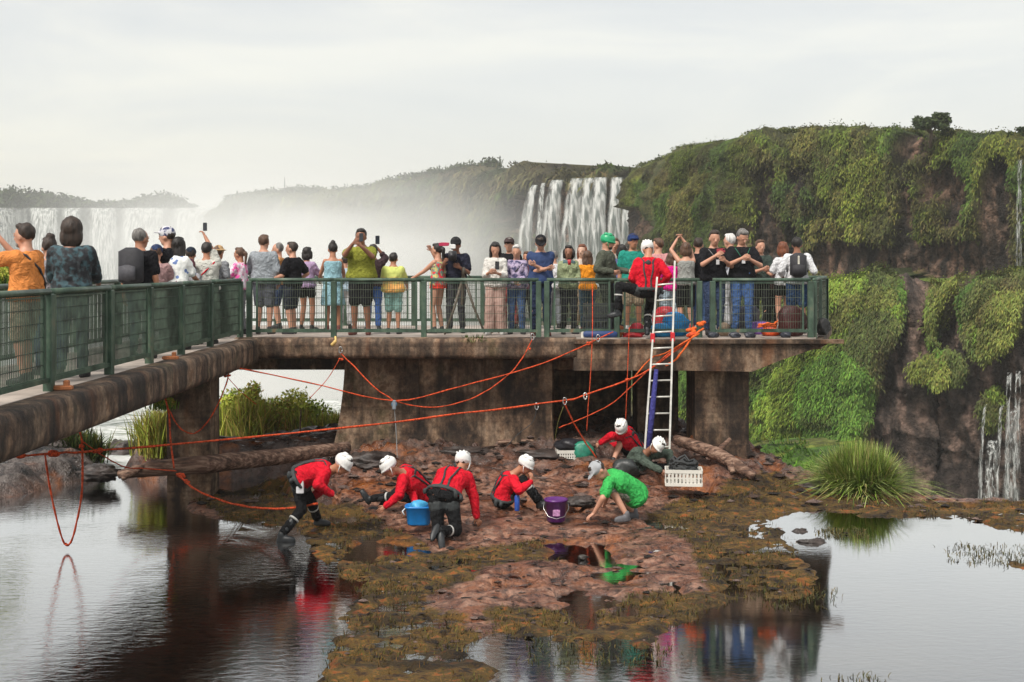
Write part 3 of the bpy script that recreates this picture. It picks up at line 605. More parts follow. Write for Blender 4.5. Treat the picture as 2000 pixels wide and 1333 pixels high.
def roundbeam(a, b, r, zc, n=24, sq=5.0, seg=60, flat=.9):
    g = G(); a = V(a); b = V(b); R_ = []
    for i in range(seg+1):
        t = i/seg; c = a.lerp(b, t); d = (b-a).normalized(); x = d.cross(V((0, 0, 1))); rg = []
        for j in range(n):
            an = 2*math.pi*j/n; rr = r*(1+.025*float(fbm(np.array([t*seg*.22]), np.array([math.sin(an)*1.3+5]), 5, 3)[0]))
            cx, cz = math.cos(an), math.sin(an); k = (abs(cx)**sq+abs(cz)**sq)**(-1/sq)
            rg.append(c+x*cx*k*rr*flat+V((0, 0, zc-c.z+cz*k*rr)))
        R_.append(rg)
    return g.loft(R_)
bpart(roundbeam((-4.72, 2, 0), (-4.72, 22.3, 0), .225, 2.335), 'edge_beam', smooth=True)
bpart(roundbeam((-4.95, 22.05, 0), (1.15, 22.05, 0), .19, 2.385), 'edge_beam', smooth=True)
bpart(G().box((-5.8, 12, 2.13), (1.7, 20, .35), bev=.03), 'girder')
bpart(G().box((-2.2, 24.7, 2.11), (8.4, 3.0, .44), bev=.03), 'girder')
# fascia and tapering cantilever on the right part
g = G(); R_ = []
for x, zb in ((1.1, 1.99), (3.1, 1.99), (4.28, 1.97), (4.8, 2.18), (5.62, 2.45)):
    R_.append([V((x, 21.9, zb)), V((x, 22.35, zb)), V((x, 22.35, DK-.06)), V((x, 21.9, DK-.06))])
g.loft(R_); bpart(g, 'fascia_beam')
bpart(G().box((3.5, 21.93, DK-.04), (4.8, .2, .07)), 'kerb')
g = G(); R_ = []
for y, zb in ((22.36, 2.0), (26.8, 2.2)): R_.append([V((4.2, y, zb)), V((5.45+(y-22)*.3, y, 2.4)), V((5.45+(y-22)*.3, y, 2.44)), V((4.2, y, 2.44))])
g.loft(R_); bpart(g, 'cantilever_rib')
def pier(x0, x1, y0, y1, z0, z1, flare=0): 
    g = G(); nz = 14; R_ = []
    for i in range(nz+1):
        t = i/nz; z = z0+(z1-z0)*t; k = flare*(1-t)**2; R_.append([V((x0-k, y0-k, z)), V((x1+k, y0-k, z)), V((x1+k, y1+k, z)), V((x0-k, y1+k, z))])
    return g.loft(R_)
bpart(pier(-5.70, -4.99, 20.3, 20.95, -.4, 2.12), 'pier')
bpart(pier(3.32, 4.30, 22.3, 23.4, -.4, 2.0), 'pier')
bpart(pier(3.30, 4.32, 22.27, 23.43, -.4, .62), 'pier_base')
bpart(pier(-2.92, .70, 22.7, 23.4, .1, 2.3, .12), 'wall_pier')
bpart(pier(.50, .74, 22.64, 23.5, .1, 2.22), 'pilaster'); bpart(pier(-1.95, -1.72, 22.64, 22.9, .1, 2.22), 'pilaster')
bpart(pier(-3.1, -2.78, 22.8, 23.5, .05, 2.3, .3), 'buttress')
bpart(pier(2.45, 3.25, 24.0, 25.0, -.4, 2.1), 'pier')
bpart(pier(.8, 2.5, 25.8, 26.4, -.4, 2.1), 'wall_pier')
bpart(pier(.72, .80, 23.4, 26, -.2, 2.1), 'wall_pier')
# ---------------------------------------------------------------- railings
def railing(label, pts, wr=.0065, wm=None):
    """pts: post positions along the rail (x, y); panels of wire grid in frames between them"""
    o = V((pts[0][0], pts[0][1], DK)); e = empty('metal_railing', o); tag(e, label, 'railing', 'green railings round the walkway and platform')
    ps = [V((x, y, DK))-o for x, y in pts]; H = 1.05; up = V((0, 0, 1))
    for p in ps: G().box(p+up*(H/2-.12), (.10, .10, H+.2), bev=.01).put('post', M['paint'], e, org=None)
    for i, (a, b) in enumerate(zip(ps, ps[1:])):
        d = (b-a).normalized(); L_ = (b-a).length
        G().tube([a+up*(H+.0), b+up*(H+.0)], .035, 8).put('top_rail', M['paint'], e, True)
        G().bar(a+up*.12, b+up*.12, .045, .05).put('bottom_rail', M['paint'], e)
        g = G(); A = a+d*.14; B = b-d*.14
        for q in (A, B): g.bar(q+up*.10, q+up*(H-.02), .05, .035)
        g.bar(A+up*.15, B+up*.15, .018); g.bar(A+up*(H-.055), B+up*(H-.055), .018)
        pf = g.put('panel_frame', M['paint'], e)
        g = G(); n = int((B-A).length/.043)
        for j in range(1, n): q = A.lerp(B, j/n); g.bar(q+up*.14, q+up*(H-.03), wr)
        for k in range(1, 6): z = .14+(H-.17)*k/6; g.bar(A+up*z, B+up*z, .008)
        g.put('wire_panel', wm or M['wire'], pf)
    return e
M['wire'] = cmat('dark_green_wire', (.06, .075, .05), .5, var=.5)
xl = -4.9
railing('long green railing of the near walkway running back to the corner post', [(xl, 5.6), (xl, 7.4), (xl, 9.2), (xl, 11.1), (xl, 13.0), (xl, 14.95), (xl, 16.6), (xl, 18.2), (xl, 19.95), (xl, 22.15)], .0095, cmat('dark_olive_wire', (.04, .065, .045), .55, var=.6))
def fx(u, D=22.4): return (u-1000)/F*D
railing('green front railing of the platform between the corner and the end', [(fx(487), 22.4)]+[(fx(u), 22.4) for u in (652, 828, 1052)])
railing('green front railing panels beside the ladder', [(fx(1068), 22.4), (fx(1205), 22.4), (fx(1366), 22.4)])
railing('green front railing of the platform end in front of the two lanyard men', [(fx(1392), 22.4), (fx(1583), 22.4)])
railing('green back railing behind the crowd facing the gorge', [(-6.6+i*1.49, 26.7) for i in range(10)])
railing('green inner railing on the far side of the near walkway', [(-6.6, y) for y in (9.2, 11.1, 13, 14.9, 16.8, 18.7, 20.6, 22.5, 24.6, 26.6)])
railing('short green side railing closing the platform end', [(fx(1592), 22.5), (6.15, 24.6), (6.82, 26.7)])
# ---------------------------------------------------------------- trees, bushes, grass
def tree(label, u, vb, D, h, w, cols, n=2500, size=.25, seed=0, group=None, name='tree', cat='tree'):
    b = P(u, vb, D); e = empty(name, b); tag(e, label, cat, group); rng = random.Random(seed)
    g = G(); tips = []
    g.tube([(0, 0, -.5), (w*.03, 0, h*.3), (-w*.02, 0, h*.6)], [w*.05, w*.04, w*.02], 7)
    for i in range(6):
        a = rng.uniform(0, 6.28); t = (math.cos(a)*w*.35, math.sin(a)*w*.3, h*rng.uniform(.5, .9)); tips.append(t); g.tube([(0, 0, h*.3), (t[0]*.5, t[1]*.5, h*.5), t], [w*.025, w*.018, w*.006], 5)
    g.put('trunk', BARK, e, True)
    bl = [(t[0], t[1], t[2], w*rng.uniform(.13, .25), w*rng.uniform(.13, .25), h*rng.uniform(.08, .18)) for t in tips]+[(rng.uniform(-.3, .3)*w, rng.uniform(-.3, .3)*w, h*rng.uniform(.4, .9), w*.18, w*.18, h*.12) for _ in range(7)]
    leaf_cloud('crown', bl, n, size, cols, e, seed, shell=.3); return e
tree('dark bushy tree standing above the green cliff rim', 1817, 278, 106, 2.6, 3.4, DG, 3500, .16, 3)
tree('small dark shrub on the cliff rim at the picture edge', 1986, 285, 104, 1.6, 1.7, DG, 1500, .12, 4, name='shrub', cat='shrub')
tree('low dark shrub beside the bushy tree on the cliff rim', 1851, 276, 106, 1.1, 1.4, DG, 900, .10, 5, name='shrub', cat='shrub')
# misty wood on the far plateau
rng = random.Random(5); bl = []
for i in range(150):
    u = -60+i*2.9; hh = 11+6*math.sin(u*.02+1)+rng.uniform(-4, 5)
    if u > 350: hh *= .15
    elif u > 180: hh *= .7
    p = P(u, 404, 500+rng.uniform(0, 25)); bl.append((p.x, p.y, p.z+hh*.12, 4.5, 3, hh*.32))
o = leaf_cloud('far_wood', bl, 16000, 1.0, DG, seed=9, shell=.1); tag(o, kind='stuff')
bl = []
for i in range(170):
    u = 446+i*3.1; vv = np.interp(u, [446, 560, 690, 760, 880, 960, 1100, 1240], [392, 377, 377, 360, 337, 325, 326, 333]); D = np.interp(u, [446, 690, 960, 1240], [288, 262, 225, 196])
    p = P(u, vv, D+3); bl.append((p.x, p.y, p.z, 1.6, 1.6, rng.uniform(.6, 1.9)))
o = leaf_cloud('rim_scrub', bl, 18000, .4, DG, seed=12, shell=.1); tag(o, kind='stuff')
bl = []
for i in range(160):
    u = 1235+i*5.2; vv = np.interp(u, [1235, 1252, 1318, 1325, 1445, 1470, 1640, 1780, 1900, 2100], [340, 322, 300, 288, 276, 256, 250, 255, 263, 268]); D = np.interp(u, [1235, 1320, 1445, 1640, 2100], [170, 140, 124, 116, 102])
    p = P(u, vv, D+1.5); bl.append((p.x, p.y, p.z-.1, .8, 1.2, rng.uniform(.15, .55)))
o = leaf_cloud('rim_scrub', bl, 16000, .13, [(.05, .065, .02), (.08, .09, .025), (.1, .12, .03)], seed=13, shell=.1); tag(o, kind='stuff')
p = P(556, 378, 272); g = G(); g.tube([(0, 0, -1), (0, 0, 1.8), (0, 0, 3.6)], [.14, .09, .05]); g.bar((-.35, 0, 1.7), (.35, 0, 1.7), .06); g.bar((-.2, 0, 2.4), (.2, 0, 2.4), .05)
tag(g.put('mast', cmat('dark_metal', (.05, .05, .05), .5), None), 'thin mast with short cross arms standing on the misty headland', 'mast').location = p
# bushes between the pier and the wall
def bush(label, pts, n, ln, wd, cols, seed, leafb=None, name='bush', spread=.35, droop=.5, up=1.0, rad=.12, twig=True):
    c = V(pts[0]); e = empty(name, c); tag(e, label, 'grass' if name == 'grass_tussock' else 'bush')
    loc = [tuple(V(p)-c) for p in pts]
    blades('foliage', loc, n, ln, wd, cols, spread, e, seed, droop, rad, up=up)
    if leafb: leaf_cloud('leaves', [tuple(V(b[:3])-c)+tuple(b[3:]) for b in leafb], len(leafb)*1700, .045, [(.42, .50, .07), (.55, .52, .10), (.34, .44, .06), (.60, .44, .12), (.25, .34, .05)], e, seed+1, shell=.2)
    if twig:
        g = G(); rr = random.Random(seed)
        for p in loc[:10]: g.tube([p, (p[0]+rr.uniform(-.2, .2), p[1], p[2]+ln*.5), (p[0]+rr.uniform(-.4, .4), p[1], p[2]+ln*.95)], [.012, .009, .004], 5)
        g.put('stems', BARK, e, True)
    return e
rr = random.Random(3)
def row(u0, u1, v, D, n, dy=.8): return [P(rr.uniform(u0, u1), v+rr.uniform(-8, 8), D+rr.uniform(-dy, dy)) for _ in range(n)]
bush('tall yellow green reeds growing behind the near pier', row(432, 520, 872, 27.6, 46), 3600, 1.1, .014, OL, 1, [(*P(475, 800, 27.4), .5, .4, .5), (*P(495, 765, 27.5), .2, .2, .25), (*P(450, 800, 27.5), .3, .3, .45), (*P(515, 820, 27.5), .4, .4, .4)])
bush('broad orange tinged bush of grass under the bridge opening', row(505, 610, 872, 27.8, 56), 5000, .95, .014, OL+[(.3, .16, .04)], 2, [(*P(575, 795, 27.6), .45, .4, .42), (*P(540, 815, 27.4), .5, .4, .45), (*P(615, 815, 27.6), .45, .4, .40)])
bush('lower green grass bush next to the dark wall buttress', row(600, 685, 872, 27.6, 46), 3400, .75, .013, OL, 3, [(*P(645, 838, 27.5), .45, .4, .3)])
bush('olive bush squeezed left of the near pier', row(290, 340, 888, 22.6, 26), 1700, .85, .011, OL, 4)
bush('dark green leafy plants hanging below the near walkway beam', row(30, 185, 900, 23.4, 60, .4), 3600, .62, .014, [(.03, .055, .012), (.06, .09, .02), (.10, .10, .02)], 5, spread=.5)
bush('bright green sprig growing from the beam by the near pier', [P(318, 800, 20.2)], 60, .3, .012, YG, 6, [(*P(312, 782, 20.2), .12, .1, .09), (*P(328, 786, 20.2), .09, .1, .06)], twig=False)
bush('bright leafy bush behind the orange shirt man', [P(-10+q*9, 575, 27.5) for q in range(5)], 400, .5, .02, YG, 7, [(*P(0, 535, 27.5), .45, .3, .3), (*P(30, 560, 28), .3, .3, .15), (*P(-30, 530, 28), .4, .4, .4)])
tsc = P(1682, 985, 20.8)
bush('big round tussock of long arching grass at the shelf edge', [tsc+V((rr.uniform(-.22, .22), rr.uniform(-.22, .22), -.12)) for _ in range(30)], 10000, 1.2, .009, [(.16, .25, .035), (.26, .36, .06), (.36, .44, .14), (.10, .16, .03), (.36, .32, .12)], 8, name='grass_tussock', spread=.42, droop=.85, rad=.09, twig=False)
for k, (u, v, D, lb) in enumerate(((925, 668, 22.0, 'small fern growing on the beam face above the wall'), (885, 700, 22.4, 'moss and fern patch under the beam at the wall top'), (955, 695, 22.4, 'bright fern beside the moss patch under the beam'))):
    bush(lb, [P(u+q*7, v, D) for q in range(-2, 3)], 260, .16, .008, [(.05, .09, .015), (.08, .12, .02)], 20+k, spread=.9, droop=1.0, rad=.05, twig=False, name='fern')
# moss and short sedge on the shelf
n = 90000; xx = RNG.uniform(-7, 12, n); yy = RNG.uniform(10.8, 21.5, n); hh, mo, og, dk = ground_h(xx, yy, True)
dens = fbm(xx*1.4, yy*2.2, 91, 4)
k = (mo > .45) & (hh > -.06) & (hh < .3) & (RNG.uniform(0, 1, n) < .35+dens*1.4) & (og < .3)
pts = np.stack([xx[k], yy[k], hh[k]], 1); RNG.shuffle(pts); pts = pts[:30000]
rng2 = np.random.default_rng(2); nb = 2; base = np.repeat(pts, nb, 0); m_ = len(base); th = rng2.uniform(0, 6.28, m_); ln = rng2.uniform(.02, .07, m_)
dx = np.cos(th); dy = np.sin(th); wd = .006
base[:, :2] += rng2.normal(0, .02, (m_, 2)); tip = base+np.stack([dx*ln*.8, dy*ln*.8, ln], 1)
A = np.stack([base+np.stack([-dy*wd, dx*wd, dx*0-.01], 1), base+np.stack([dy*wd, -dx*wd, dx*0-.01], 1), tip], 1).reshape(-1, 3)
cc = np.array([(.07, .05, .012), (.10, .085, .016), (.05, .05, .012), (.14, .075, .02)])[rng2.integers(0, 4, m_)]*rng2.uniform(.6, 1.5, (m_, 1))
o = np_mesh('moss', A, np.arange(m_*3).reshape(-1, 3), M['leaf'], cols=np.repeat(cc, 3, 0), smooth=False, tris=True); tag(o, kind='stuff')
# sparse reeds standing in the pools
rp = [P(u, v, GD(v)) for u, v in [(rr.uniform(1850, 2000), rr.uniform(1065, 1105)) for _ in range(70)]+[(rr.uniform(1600, 1690), rr.uniform(1035, 1050)) for _ in range(50)]+[(rr.uniform(1020, 1300), rr.uniform(1240, 1300)) for _ in range(70)]+[(rr.uniform(1480, 1640), rr.uniform(1150, 1190)) for _ in range(40)]+[(rr.uniform(1640, 1720), rr.uniform(1318, 1340)) for _ in range(10)]]
o = blades('pond_weed', [tuple(p) for p in rp], 1500, .05, .005, [(.09, .075, .02), (.05, .06, .02), (.12, .09, .03)], .8, seed=5, rad=.07); tag(o, kind='stuff')

n = 5000; xx = RNG.uniform(-5, 9, n); yy = RNG.uniform(12, 23.5, n); hh, mo, og, dk = ground_h(xx, yy, True); k = (hh > .01) & (hh < .8); xx, yy, hh = xx[k][:2600], yy[k][:2600], hh[k][:2600]; m_ = len(xx)
sz = .012+.05*RNG.uniform(0, 1, m_)**4*np.where(yy > 19.5, 1.9, 1); ico = np.array([(0, 0, 1), (.9, 0, .3), (.28, .85, .35), (-.72, .53, .3), (-.72, -.53, .35), (.28, -.85, .3), (0, 0, -.4)]); F_ = np.array([(0, 1, 2), (0, 2, 3), (0, 3, 4), (0, 4, 5), (0, 5, 1), (6, 2, 1), (6, 3, 2), (6, 4, 3), (6, 5, 4), (6, 1, 5)])
A = ico[None]*(1+RNG.normal(0, .2, (m_, 7, 1)))*sz[:, None, None]*np.array([1.3, 1, .6])+np.stack([xx, yy, hh], 1)[:, None]
cc = np.array([(.05, .035, .03), (.11, .07, .055), (.20, .14, .12), (.03, .025, .022)])[RNG.integers(0, 4, m_)]
o = np_mesh('rubble', A.reshape(-1, 3), (F_[None]+np.arange(m_)[:, None, None]*7).reshape(-1, 3), M['cliff'], cols=np.repeat(cc, 7, 0), smooth=False, tris=True); tag(o, kind='stuff')
# ---------------------------------------------------------------- people
RM = []
def remesh_later(name, g, vox, it, mats, parent, org, extra=None, disp=0):
    o = mesh_obj(name, [tuple(V(p)-V(org)) for p in g.v], g.f, mats, parent, True)
    r = o.modifiers.new('r', 'REMESH'); r.mode = 'VOXEL'; r.voxel_size = vox; r.use_smooth_shade = True
    sm = o.modifiers.new('s', 'SMOOTH'); sm.factor = .5; sm.iterations = it
    RM.append((o, extra, V(org))); return o
def finish_remesh():
    bpy.context.view_layer.update(); dg = bpy.context.evaluated_depsgraph_get()
    for o, ex, org in RM:
        me = bpy.data.meshes.new_from_object(o.evaluated_get(dg)); mats = [m for m in o.data.materials]
        if ex is not None and ex.v:
            n = len(me.vertices); co = np.empty(n*3, np.float32); me.vertices.foreach_get('co', co)
            vs = [tuple(c) for c in co.reshape(-1, 3)]+[tuple(V(p)-org) for p in ex.v]
            fs = [tuple(p.vertices) for p in me.polygons]; k = len(fs); fs += [tuple(n+i for i in f) for f in ex.f]
            m2 = bpy.data.meshes.new(o.name); m2.from_pydata(vs, [], fs); m2.polygons.foreach_set('use_smooth', [True]*len(fs))
            m2.polygons.foreach_set('material_index', [0]*k+ex.m); me = m2
        am = dict(hair=(.011, 38), beard=(.008, 45), shirt=(.010, 13), jacket=(.014, 11), trousers=(.010, 12), shorts=(.009, 11), dress=(.012, 10), tank_top=(.008, 12), skirt=(.008, 12)).get(o.name.split('.')[0])
        if am:
            n = len(me.vertices); co = np.empty(n*3, np.float32); me.vertices.foreach_get('co', co); co = co.reshape(-1, 3); no = np.empty(n*3, np.float32); me.vertices.foreach_get('normal', no); no = no.reshape(-1, 3); a_, k_ = am; sd0 = len(o.name)*7+n % 97
            q = fbm(co[:, 0]*k_+co[:, 1]*k_*.7+sd0, co[:, 2]*k_*(.35 if k_ > 20 else .8)+co[:, 1]*k_*.5, sd0, 3); q = (1-np.abs(q)*2.5) if k_ < 20 else q
            me.vertices.foreach_set('co', (co+no*(a_*q)[:, None]).astype(np.float32).ravel()); me.update()
        me.materials.clear()
        for m in mats: me.materials.append(m)
        o.modifiers.clear(); o.data = me
SK = dict(light=(.52, .27, .18), tan=(.42, .19, .11), brown=(.27, .12, .07), pale=(.58, .36, .26))
SKM = {k: cmat('skin_'+k, c, .5, var=.12, scale=8, bmp=.05) for k, c in SK.items()}
EYE_M = cmat('eye_dark', (.02, .015, .012), .3, bmp=0); LIP = cmat('lips', (.32, .09, .07), .5, bmp=0)
HC = dict(black=(.012, .009, .008), dark=(.03, .018, .012), brown=(.09, .045, .025), grey=(.16, .15, .14), white=(.55, .54, .52), red=(.16, .05, .02), maroon=(.07, .01, .02))
def hairm(c):
    k = ('hair', c)
    if k not in _mc:
        m, N, L, b = newmat('hair_'+c); n = noise(N, L, 30, 4, sx=(1, 1, .15)); col = HC[c]
        r = ramp(N, [(.35, tuple(x*.5 for x in col)), (.65, tuple(x*1.5 for x in col))]); L.new(n.outputs[0], r.inputs[0]); L.new(r.outputs[0], b.inputs['Base Color'])
        b.inputs['Roughness'].default_value = .55; bump(N, L, b, n.outputs[0], .8, .02); _mc[k] = m
    return _mc[k]
def ik(a, t, l1, l2, hint):
    a = V(a); t = V(t); d = t-a; L_ = d.length; mx = (l1+l2)*.995
    if L_ > mx: t = a+d*(mx/L_); d = t-a; L_ = mx
    L_ = max(L_, abs(l1-l2)*1.05+.01); x = (l1*l1-l2*l2+L_*L_)/(2*L_); h = math.sqrt(max(l1*l1-x*x, 0)); dn = d.normalized()
    hv = V(hint)-dn*V(hint).dot(dn); hv = hv.normalized() if hv.length > 1e-4 else dn.orthogonal()
    return a+dn*x+hv*h, t
TOR = [(-.13, .12, .095), (-.03, .165, .118), (.1, .165, .118), (.22, .15, .112), (.38, .137, .105), (.6, .16, .118), (.76, .172, .114), (.86, .155, .098), (.93, .115, .080), (.98, .078, .066), (1.04, .060, .058)]
def torso_at(J, s, t, infl=0, fat=1.0, sh=1.0):
    p0, p1 = J['pel'], J['neck']; c = (p0+p1)/2+J.get('bulge', V((0, 0, 0)))
    def bz(t): return p0*(1-t)**2+c*2*t*(1-t)+p1*t*t
    ct = bz(t); d = (bz(t+.02)-bz(t-.02)).normalized(); sd = J['hipside'].lerp(J['side'], max(0, min(1, t))); sd = (sd-d*sd.dot(d)).normalized(); fr = d.cross(sd)
    rx = np.interp(t, [a[0] for a in TOR], [a[1] for a in TOR]); ry = np.interp(t, [a[0] for a in TOR], [a[2] for a in TOR])
    f2 = 1+(fat-1)*(1 if t < .6 else .5); k = sh if t > .5 else 1
    return ct, sd, fr, rx*s*f2*k+infl, ry*s*f2+infl
def torso_ring(J, s, t, infl, n=16, **k):
    c, sd, fr, rx, ry = torso_at(J, s, t, infl, **k)
    return [c+sd*rx*math.cos(a)+fr*ry*math.sin(a) for a in (2*math.pi*j/n for j in range(n))]
def surf(J, s, t, a, infl=0, **k): c, sd, fr, rx, ry = torso_at(J, s, t, infl, **k); return c+sd*rx*math.cos(a)+fr*ry*math.sin(a)
def hand(g, wr, hd, pn, s, curl=.6, grip=False):
    """palm joins the arm; five separate fingers bend towards the palm"""
    ac = hd.cross(pn).normalized(); fg = G()
    g.ell(wr+hd*.045*s, ac*.040*s, pn*.019*s, hd*.055*s, 10, 6)
    for i, (o_, l_) in enumerate(((-.030, .85), (-.010, 1), (.010, .95), (.029, .72))):
        b = wr+hd*.082*s+ac*o_*s*1.05; c = curl*(1+.18*i); d1 = (hd*math.cos(c*.6)+pn*math.sin(c*.6)); d2 = (hd*math.cos(c*1.5)+pn*math.sin(c*1.5)); d3 = (hd*math.cos(c*2.3)+pn*math.sin(c*2.3))
        p1 = b+d1*.040*l_*s; p2 = p1+d2*.026*l_*s; p3 = p2+d3*.020*l_*s
        fg.tube([b-hd*.02*s, b, p1, p2, p3], [.009*s, .0095*s, .009*s, .008*s, .0055*s], 6)
    tb = wr+hd*.025*s-ac*.032*s; td = (hd*.75-ac*.6+pn*.35).normalized(); t1 = tb+td*.038*s; t2 = t1+(hd*.9-ac*.1+pn*.5).normalized()*.03*s
    fg.tube([tb-td*.01*s, tb, t1, t2], [.012*s, .012*s, .0105*s, .007*s], 6)
    return fg
def fig(label, base, s, J, look, group, name='person'):
    base = V(base); UP = V((0, 0, 1)); fem = look.get('fem', False); fat = look.get('fat', 1.0)*(1.06 if look.get('fem') else 1.15); sh = .90 if fem else 1.07; K = dict(fat=fat, sh=sh)
    for k in ('pel', 'neck', 'head'): J[k] = V(J[k])
    side = J['side']; hs = J['hipside']; f = V(J['face']).normalized(); hu = V(J.get('hup', UP)); hu = (hu-f*hu.dot(f)).normalized(); hr = f.cross(hu).normalized()
    skin = SKM[look.get('skin', 'tan')]; g = G(); ex = G()
    g.loft([torso_ring(J, s, t, 0, **K) for t in [a[0] for a in TOR]])
    if fem and look.get('bust', 1):
        for q in (-1, 1): g.ell(surf(J, s, .68, math.pi/2+q*.6, -.02*s, **K), side*.062*s, UP*.06*s, torso_at(J, s, .68)[2]*.055*s)
    # neck and head
    hc = J['head']; s0 = s; s = s*1.1; g.caps(J['neck']-UP*.02*s*0, .060*s, hc-hu*.05*s-f*.025*s, .052*s)
    g.ell(hc+hu*.022*s, hr*.077*s, f*.096*s, hu*.105*s, 14, 10); g.ell(hc-hu*.055*s+f*.028*s, hr*.055*s, f*.058*s, hu*.062*s, 12, 8)
    g.ell(hc-hu*.03*s+f*.055*s, hr*.045*s, f*.04*s, hu*.05*s); g.caps(hc+hu*.018*s+f*.088*s, .010*s, hc-hu*.022*s+f*.106*s, .016*s, 8)
    for q in (-1, 1): g.ell(hc+hr*q*.078*s-hu*.008*s-f*.005*s, hr*.012*s, f*.02*s, hu*.032*s, 8, 5)
    for q in (-1, 1):
        ex.ell(hc+hr*q*.031*s+hu*.012*s+f*.085*s, hr*.019*s, f*.011*s, hu*.0105*s, 8, 5, 1); ex.ell(hc+hr*q*.032*s+hu*.031*s+f*.088*s, hr*.024*s, f*.009*s, hu*.006*s, 8, 4, 1)
    ex.ell(hc-hu*.052*s+f*.084*s, hr*.024*s, f*.010*s, hu*.0075*s, 8, 5, 2)
    s = s0
    # arms
    A = {}
    for q, k in ((1, 'R'), (-1, 'L')):
        shp = torso_at(J, s, .85)[0]+side*q*.158*s*sh; tgt = V(J['hand'+k]); hint = V(J.get('elb'+k, side*q*.6-UP-f*.3))
        if J.get('elbp'+k) is not None: hint = V(J['elbp'+k])-(shp+tgt)/2
        el, wr = ik(shp, tgt, .29*s, .265*s, hint); A[k] = (shp, el, wr)
        af = 1.0 if fem else 1.15; g.caps(shp, .056*s*af, el, .040*s*af); g.caps(el, .040*s*af, wr, .026*s*af)
        hd = V(J.get('hd'+k, wr-el)).normalized(); pn = V(J.get('pn'+k, (J['pel']+J['neck'])/2-wr)); pn = (pn-hd*pn.dot(hd)).normalized()
        fg = hand(g, wr, hd, pn, s, J.get('curl', .55)); n = len(ex.v); ex.v += fg.v; ex.f += [tuple(n+i for i in ff) for ff in fg.f]; ex.m += [0]*len(fg.f)
    Lg = {}
    shoe = look.get('shoe', cmat('shoe_black', (.02, .02, .022), .5)); boots = look.get('boots')
    for q, k in ((1, 'R'), (-1, 'L')):
        hp = J['pel']+hs*q*.088*s-UP*.03*s*0; an = V(J['foot'+k]); kn, an = ik(hp, an, .44*s, .43*s, V(J.get('knee'+k, f)))
        Lg[k] = (hp, kn, an); g.caps(hp, .088*s*(fat**.5), kn, .056*s); g.caps(kn, .056*s, kn.lerp(an, .35), .058*s); g.caps(kn.lerp(an, .35), .056*s, an, .036*s)
        fd = V(J.get('fd'+k, J.get('fd', V((f.x, f.y, 0))))).normalized(); fu = J.get('fu'+k); fu = V(fu) if fu is not None else UP
        fu = (fu-fd*fu.dot(fd)).normalized(); fs = fd.cross(fu)
        c = an+fd*.065*s-fu*.045*s; g.ell(c, fs*.036*s, fd*.115*s, fu*.034*s); A['f'+k] = (an, fd, fu, fs)
    root = remesh_later(name, g, .0135*s, 2, [skin, EYE_M, LIP], None, base, ex); root.location = base
    tag(root, label, 'person', group)
    def child(nm, g_, mat, vox=.018, it=2): return remesh_later(nm, g_, vox*s, it, [mat], root, base)
    # shoes / boots
    for k in 'RL':
        an, fd, fu, fs = A['f'+k]; c = an+fd*.068*s-fu*.048*s; q = G()
        q.ell(c, fs*.048*s, fd*.135*s, fu*.046*s); q.ell(c-fu*.03*s, fs*.05*s, fd*.14*s, fu*.02*s); q.caps(an-fu*.02*s, .046*s, an+fu*.02*s, .044*s)
        if boots: q.caps(an, .05*s, an.lerp(Lg[k][1], .62), .066*s)
        child('boot' if boots else 'shoe', q, boots or shoe, .015, 1)
    if boots:
        for k in 'RL':
            hp, kn, an = Lg[k]; q = G(); a_, b_ = an.lerp(kn, .60), an.lerp(kn, .66); q.loft([[c_+x_*math.cos(t_)*.073*s+y_*math.sin(t_)*.073*s for t_ in (2*math.pi*j/14 for j in range(14))] for c_ in (a_, b_) for x_, y_ in [q.frame(kn-an)]])
            o_ = q.put('reflective_band', cmat('reflective_band', (.5, .5, .48), .4), root, True); o_.data.transform(Matrix.Translation(-base))
    # lower garment
    lt, lm = look.get('bottom', ('trousers', fabric((.03, .035, .05))))
    q = G(); q.loft([torso_ring(J, s, t, .012*s if t < .2 else .01*s, **K) for t in (-.13, -.03, .08, .2)])
    for k in 'RL':
        hp, kn, an = Lg[k]
        if lt == 'trousers': q.caps(hp, .100*s*(fat**.5), kn, .070*s); q.caps(kn, .070*s, kn.lerp(an, .9), .056*s)
        elif lt == 'wide': q.caps(hp, .105*s, kn, .092*s); q.caps(kn, .092*s, kn.lerp(an, .93), .105*s)
        elif lt == 'shorts': q.caps(hp, .106*s*(fat**.5), hp.lerp(kn, .93), .094*s)
        elif lt == 'short_shorts': q.caps(hp, .100*s, hp.lerp(kn, .42), .092*s)
    if lt == 'skirt': q.loft([torso_ring(J, s, t, i_*s, **K) for t, i_ in ((.2, .015), (0, .03), (-.15, .05))]+[torso_ring(J, s, -.13, .07*s, **K)])
    if lt == 'dress':
        c0 = J['pel']; rr_ = []
        for z, rx in ((.25, .155), (0, .19), (-.2, .21), (-.42, .24)): rr_.append([c0+UP*z*s+hs*rx*s*math.cos(a)+hs.cross(UP)*rx*.72*s*math.sin(a)*-1 for a in (2*math.pi*j/18 for j in range(18))])
        q = G(); q.loft(rr_)
    child({'trousers': 'trousers', 'wide': 'trousers', 'shorts': 'shorts', 'short_shorts': 'shorts', 'skirt': 'skirt', 'dress': 'dress'}[lt], q, lm)
    # upper garment
    tt, sl, tm = look.get('top', ('shirt', 'short', fabric((.02, .02, .02))))
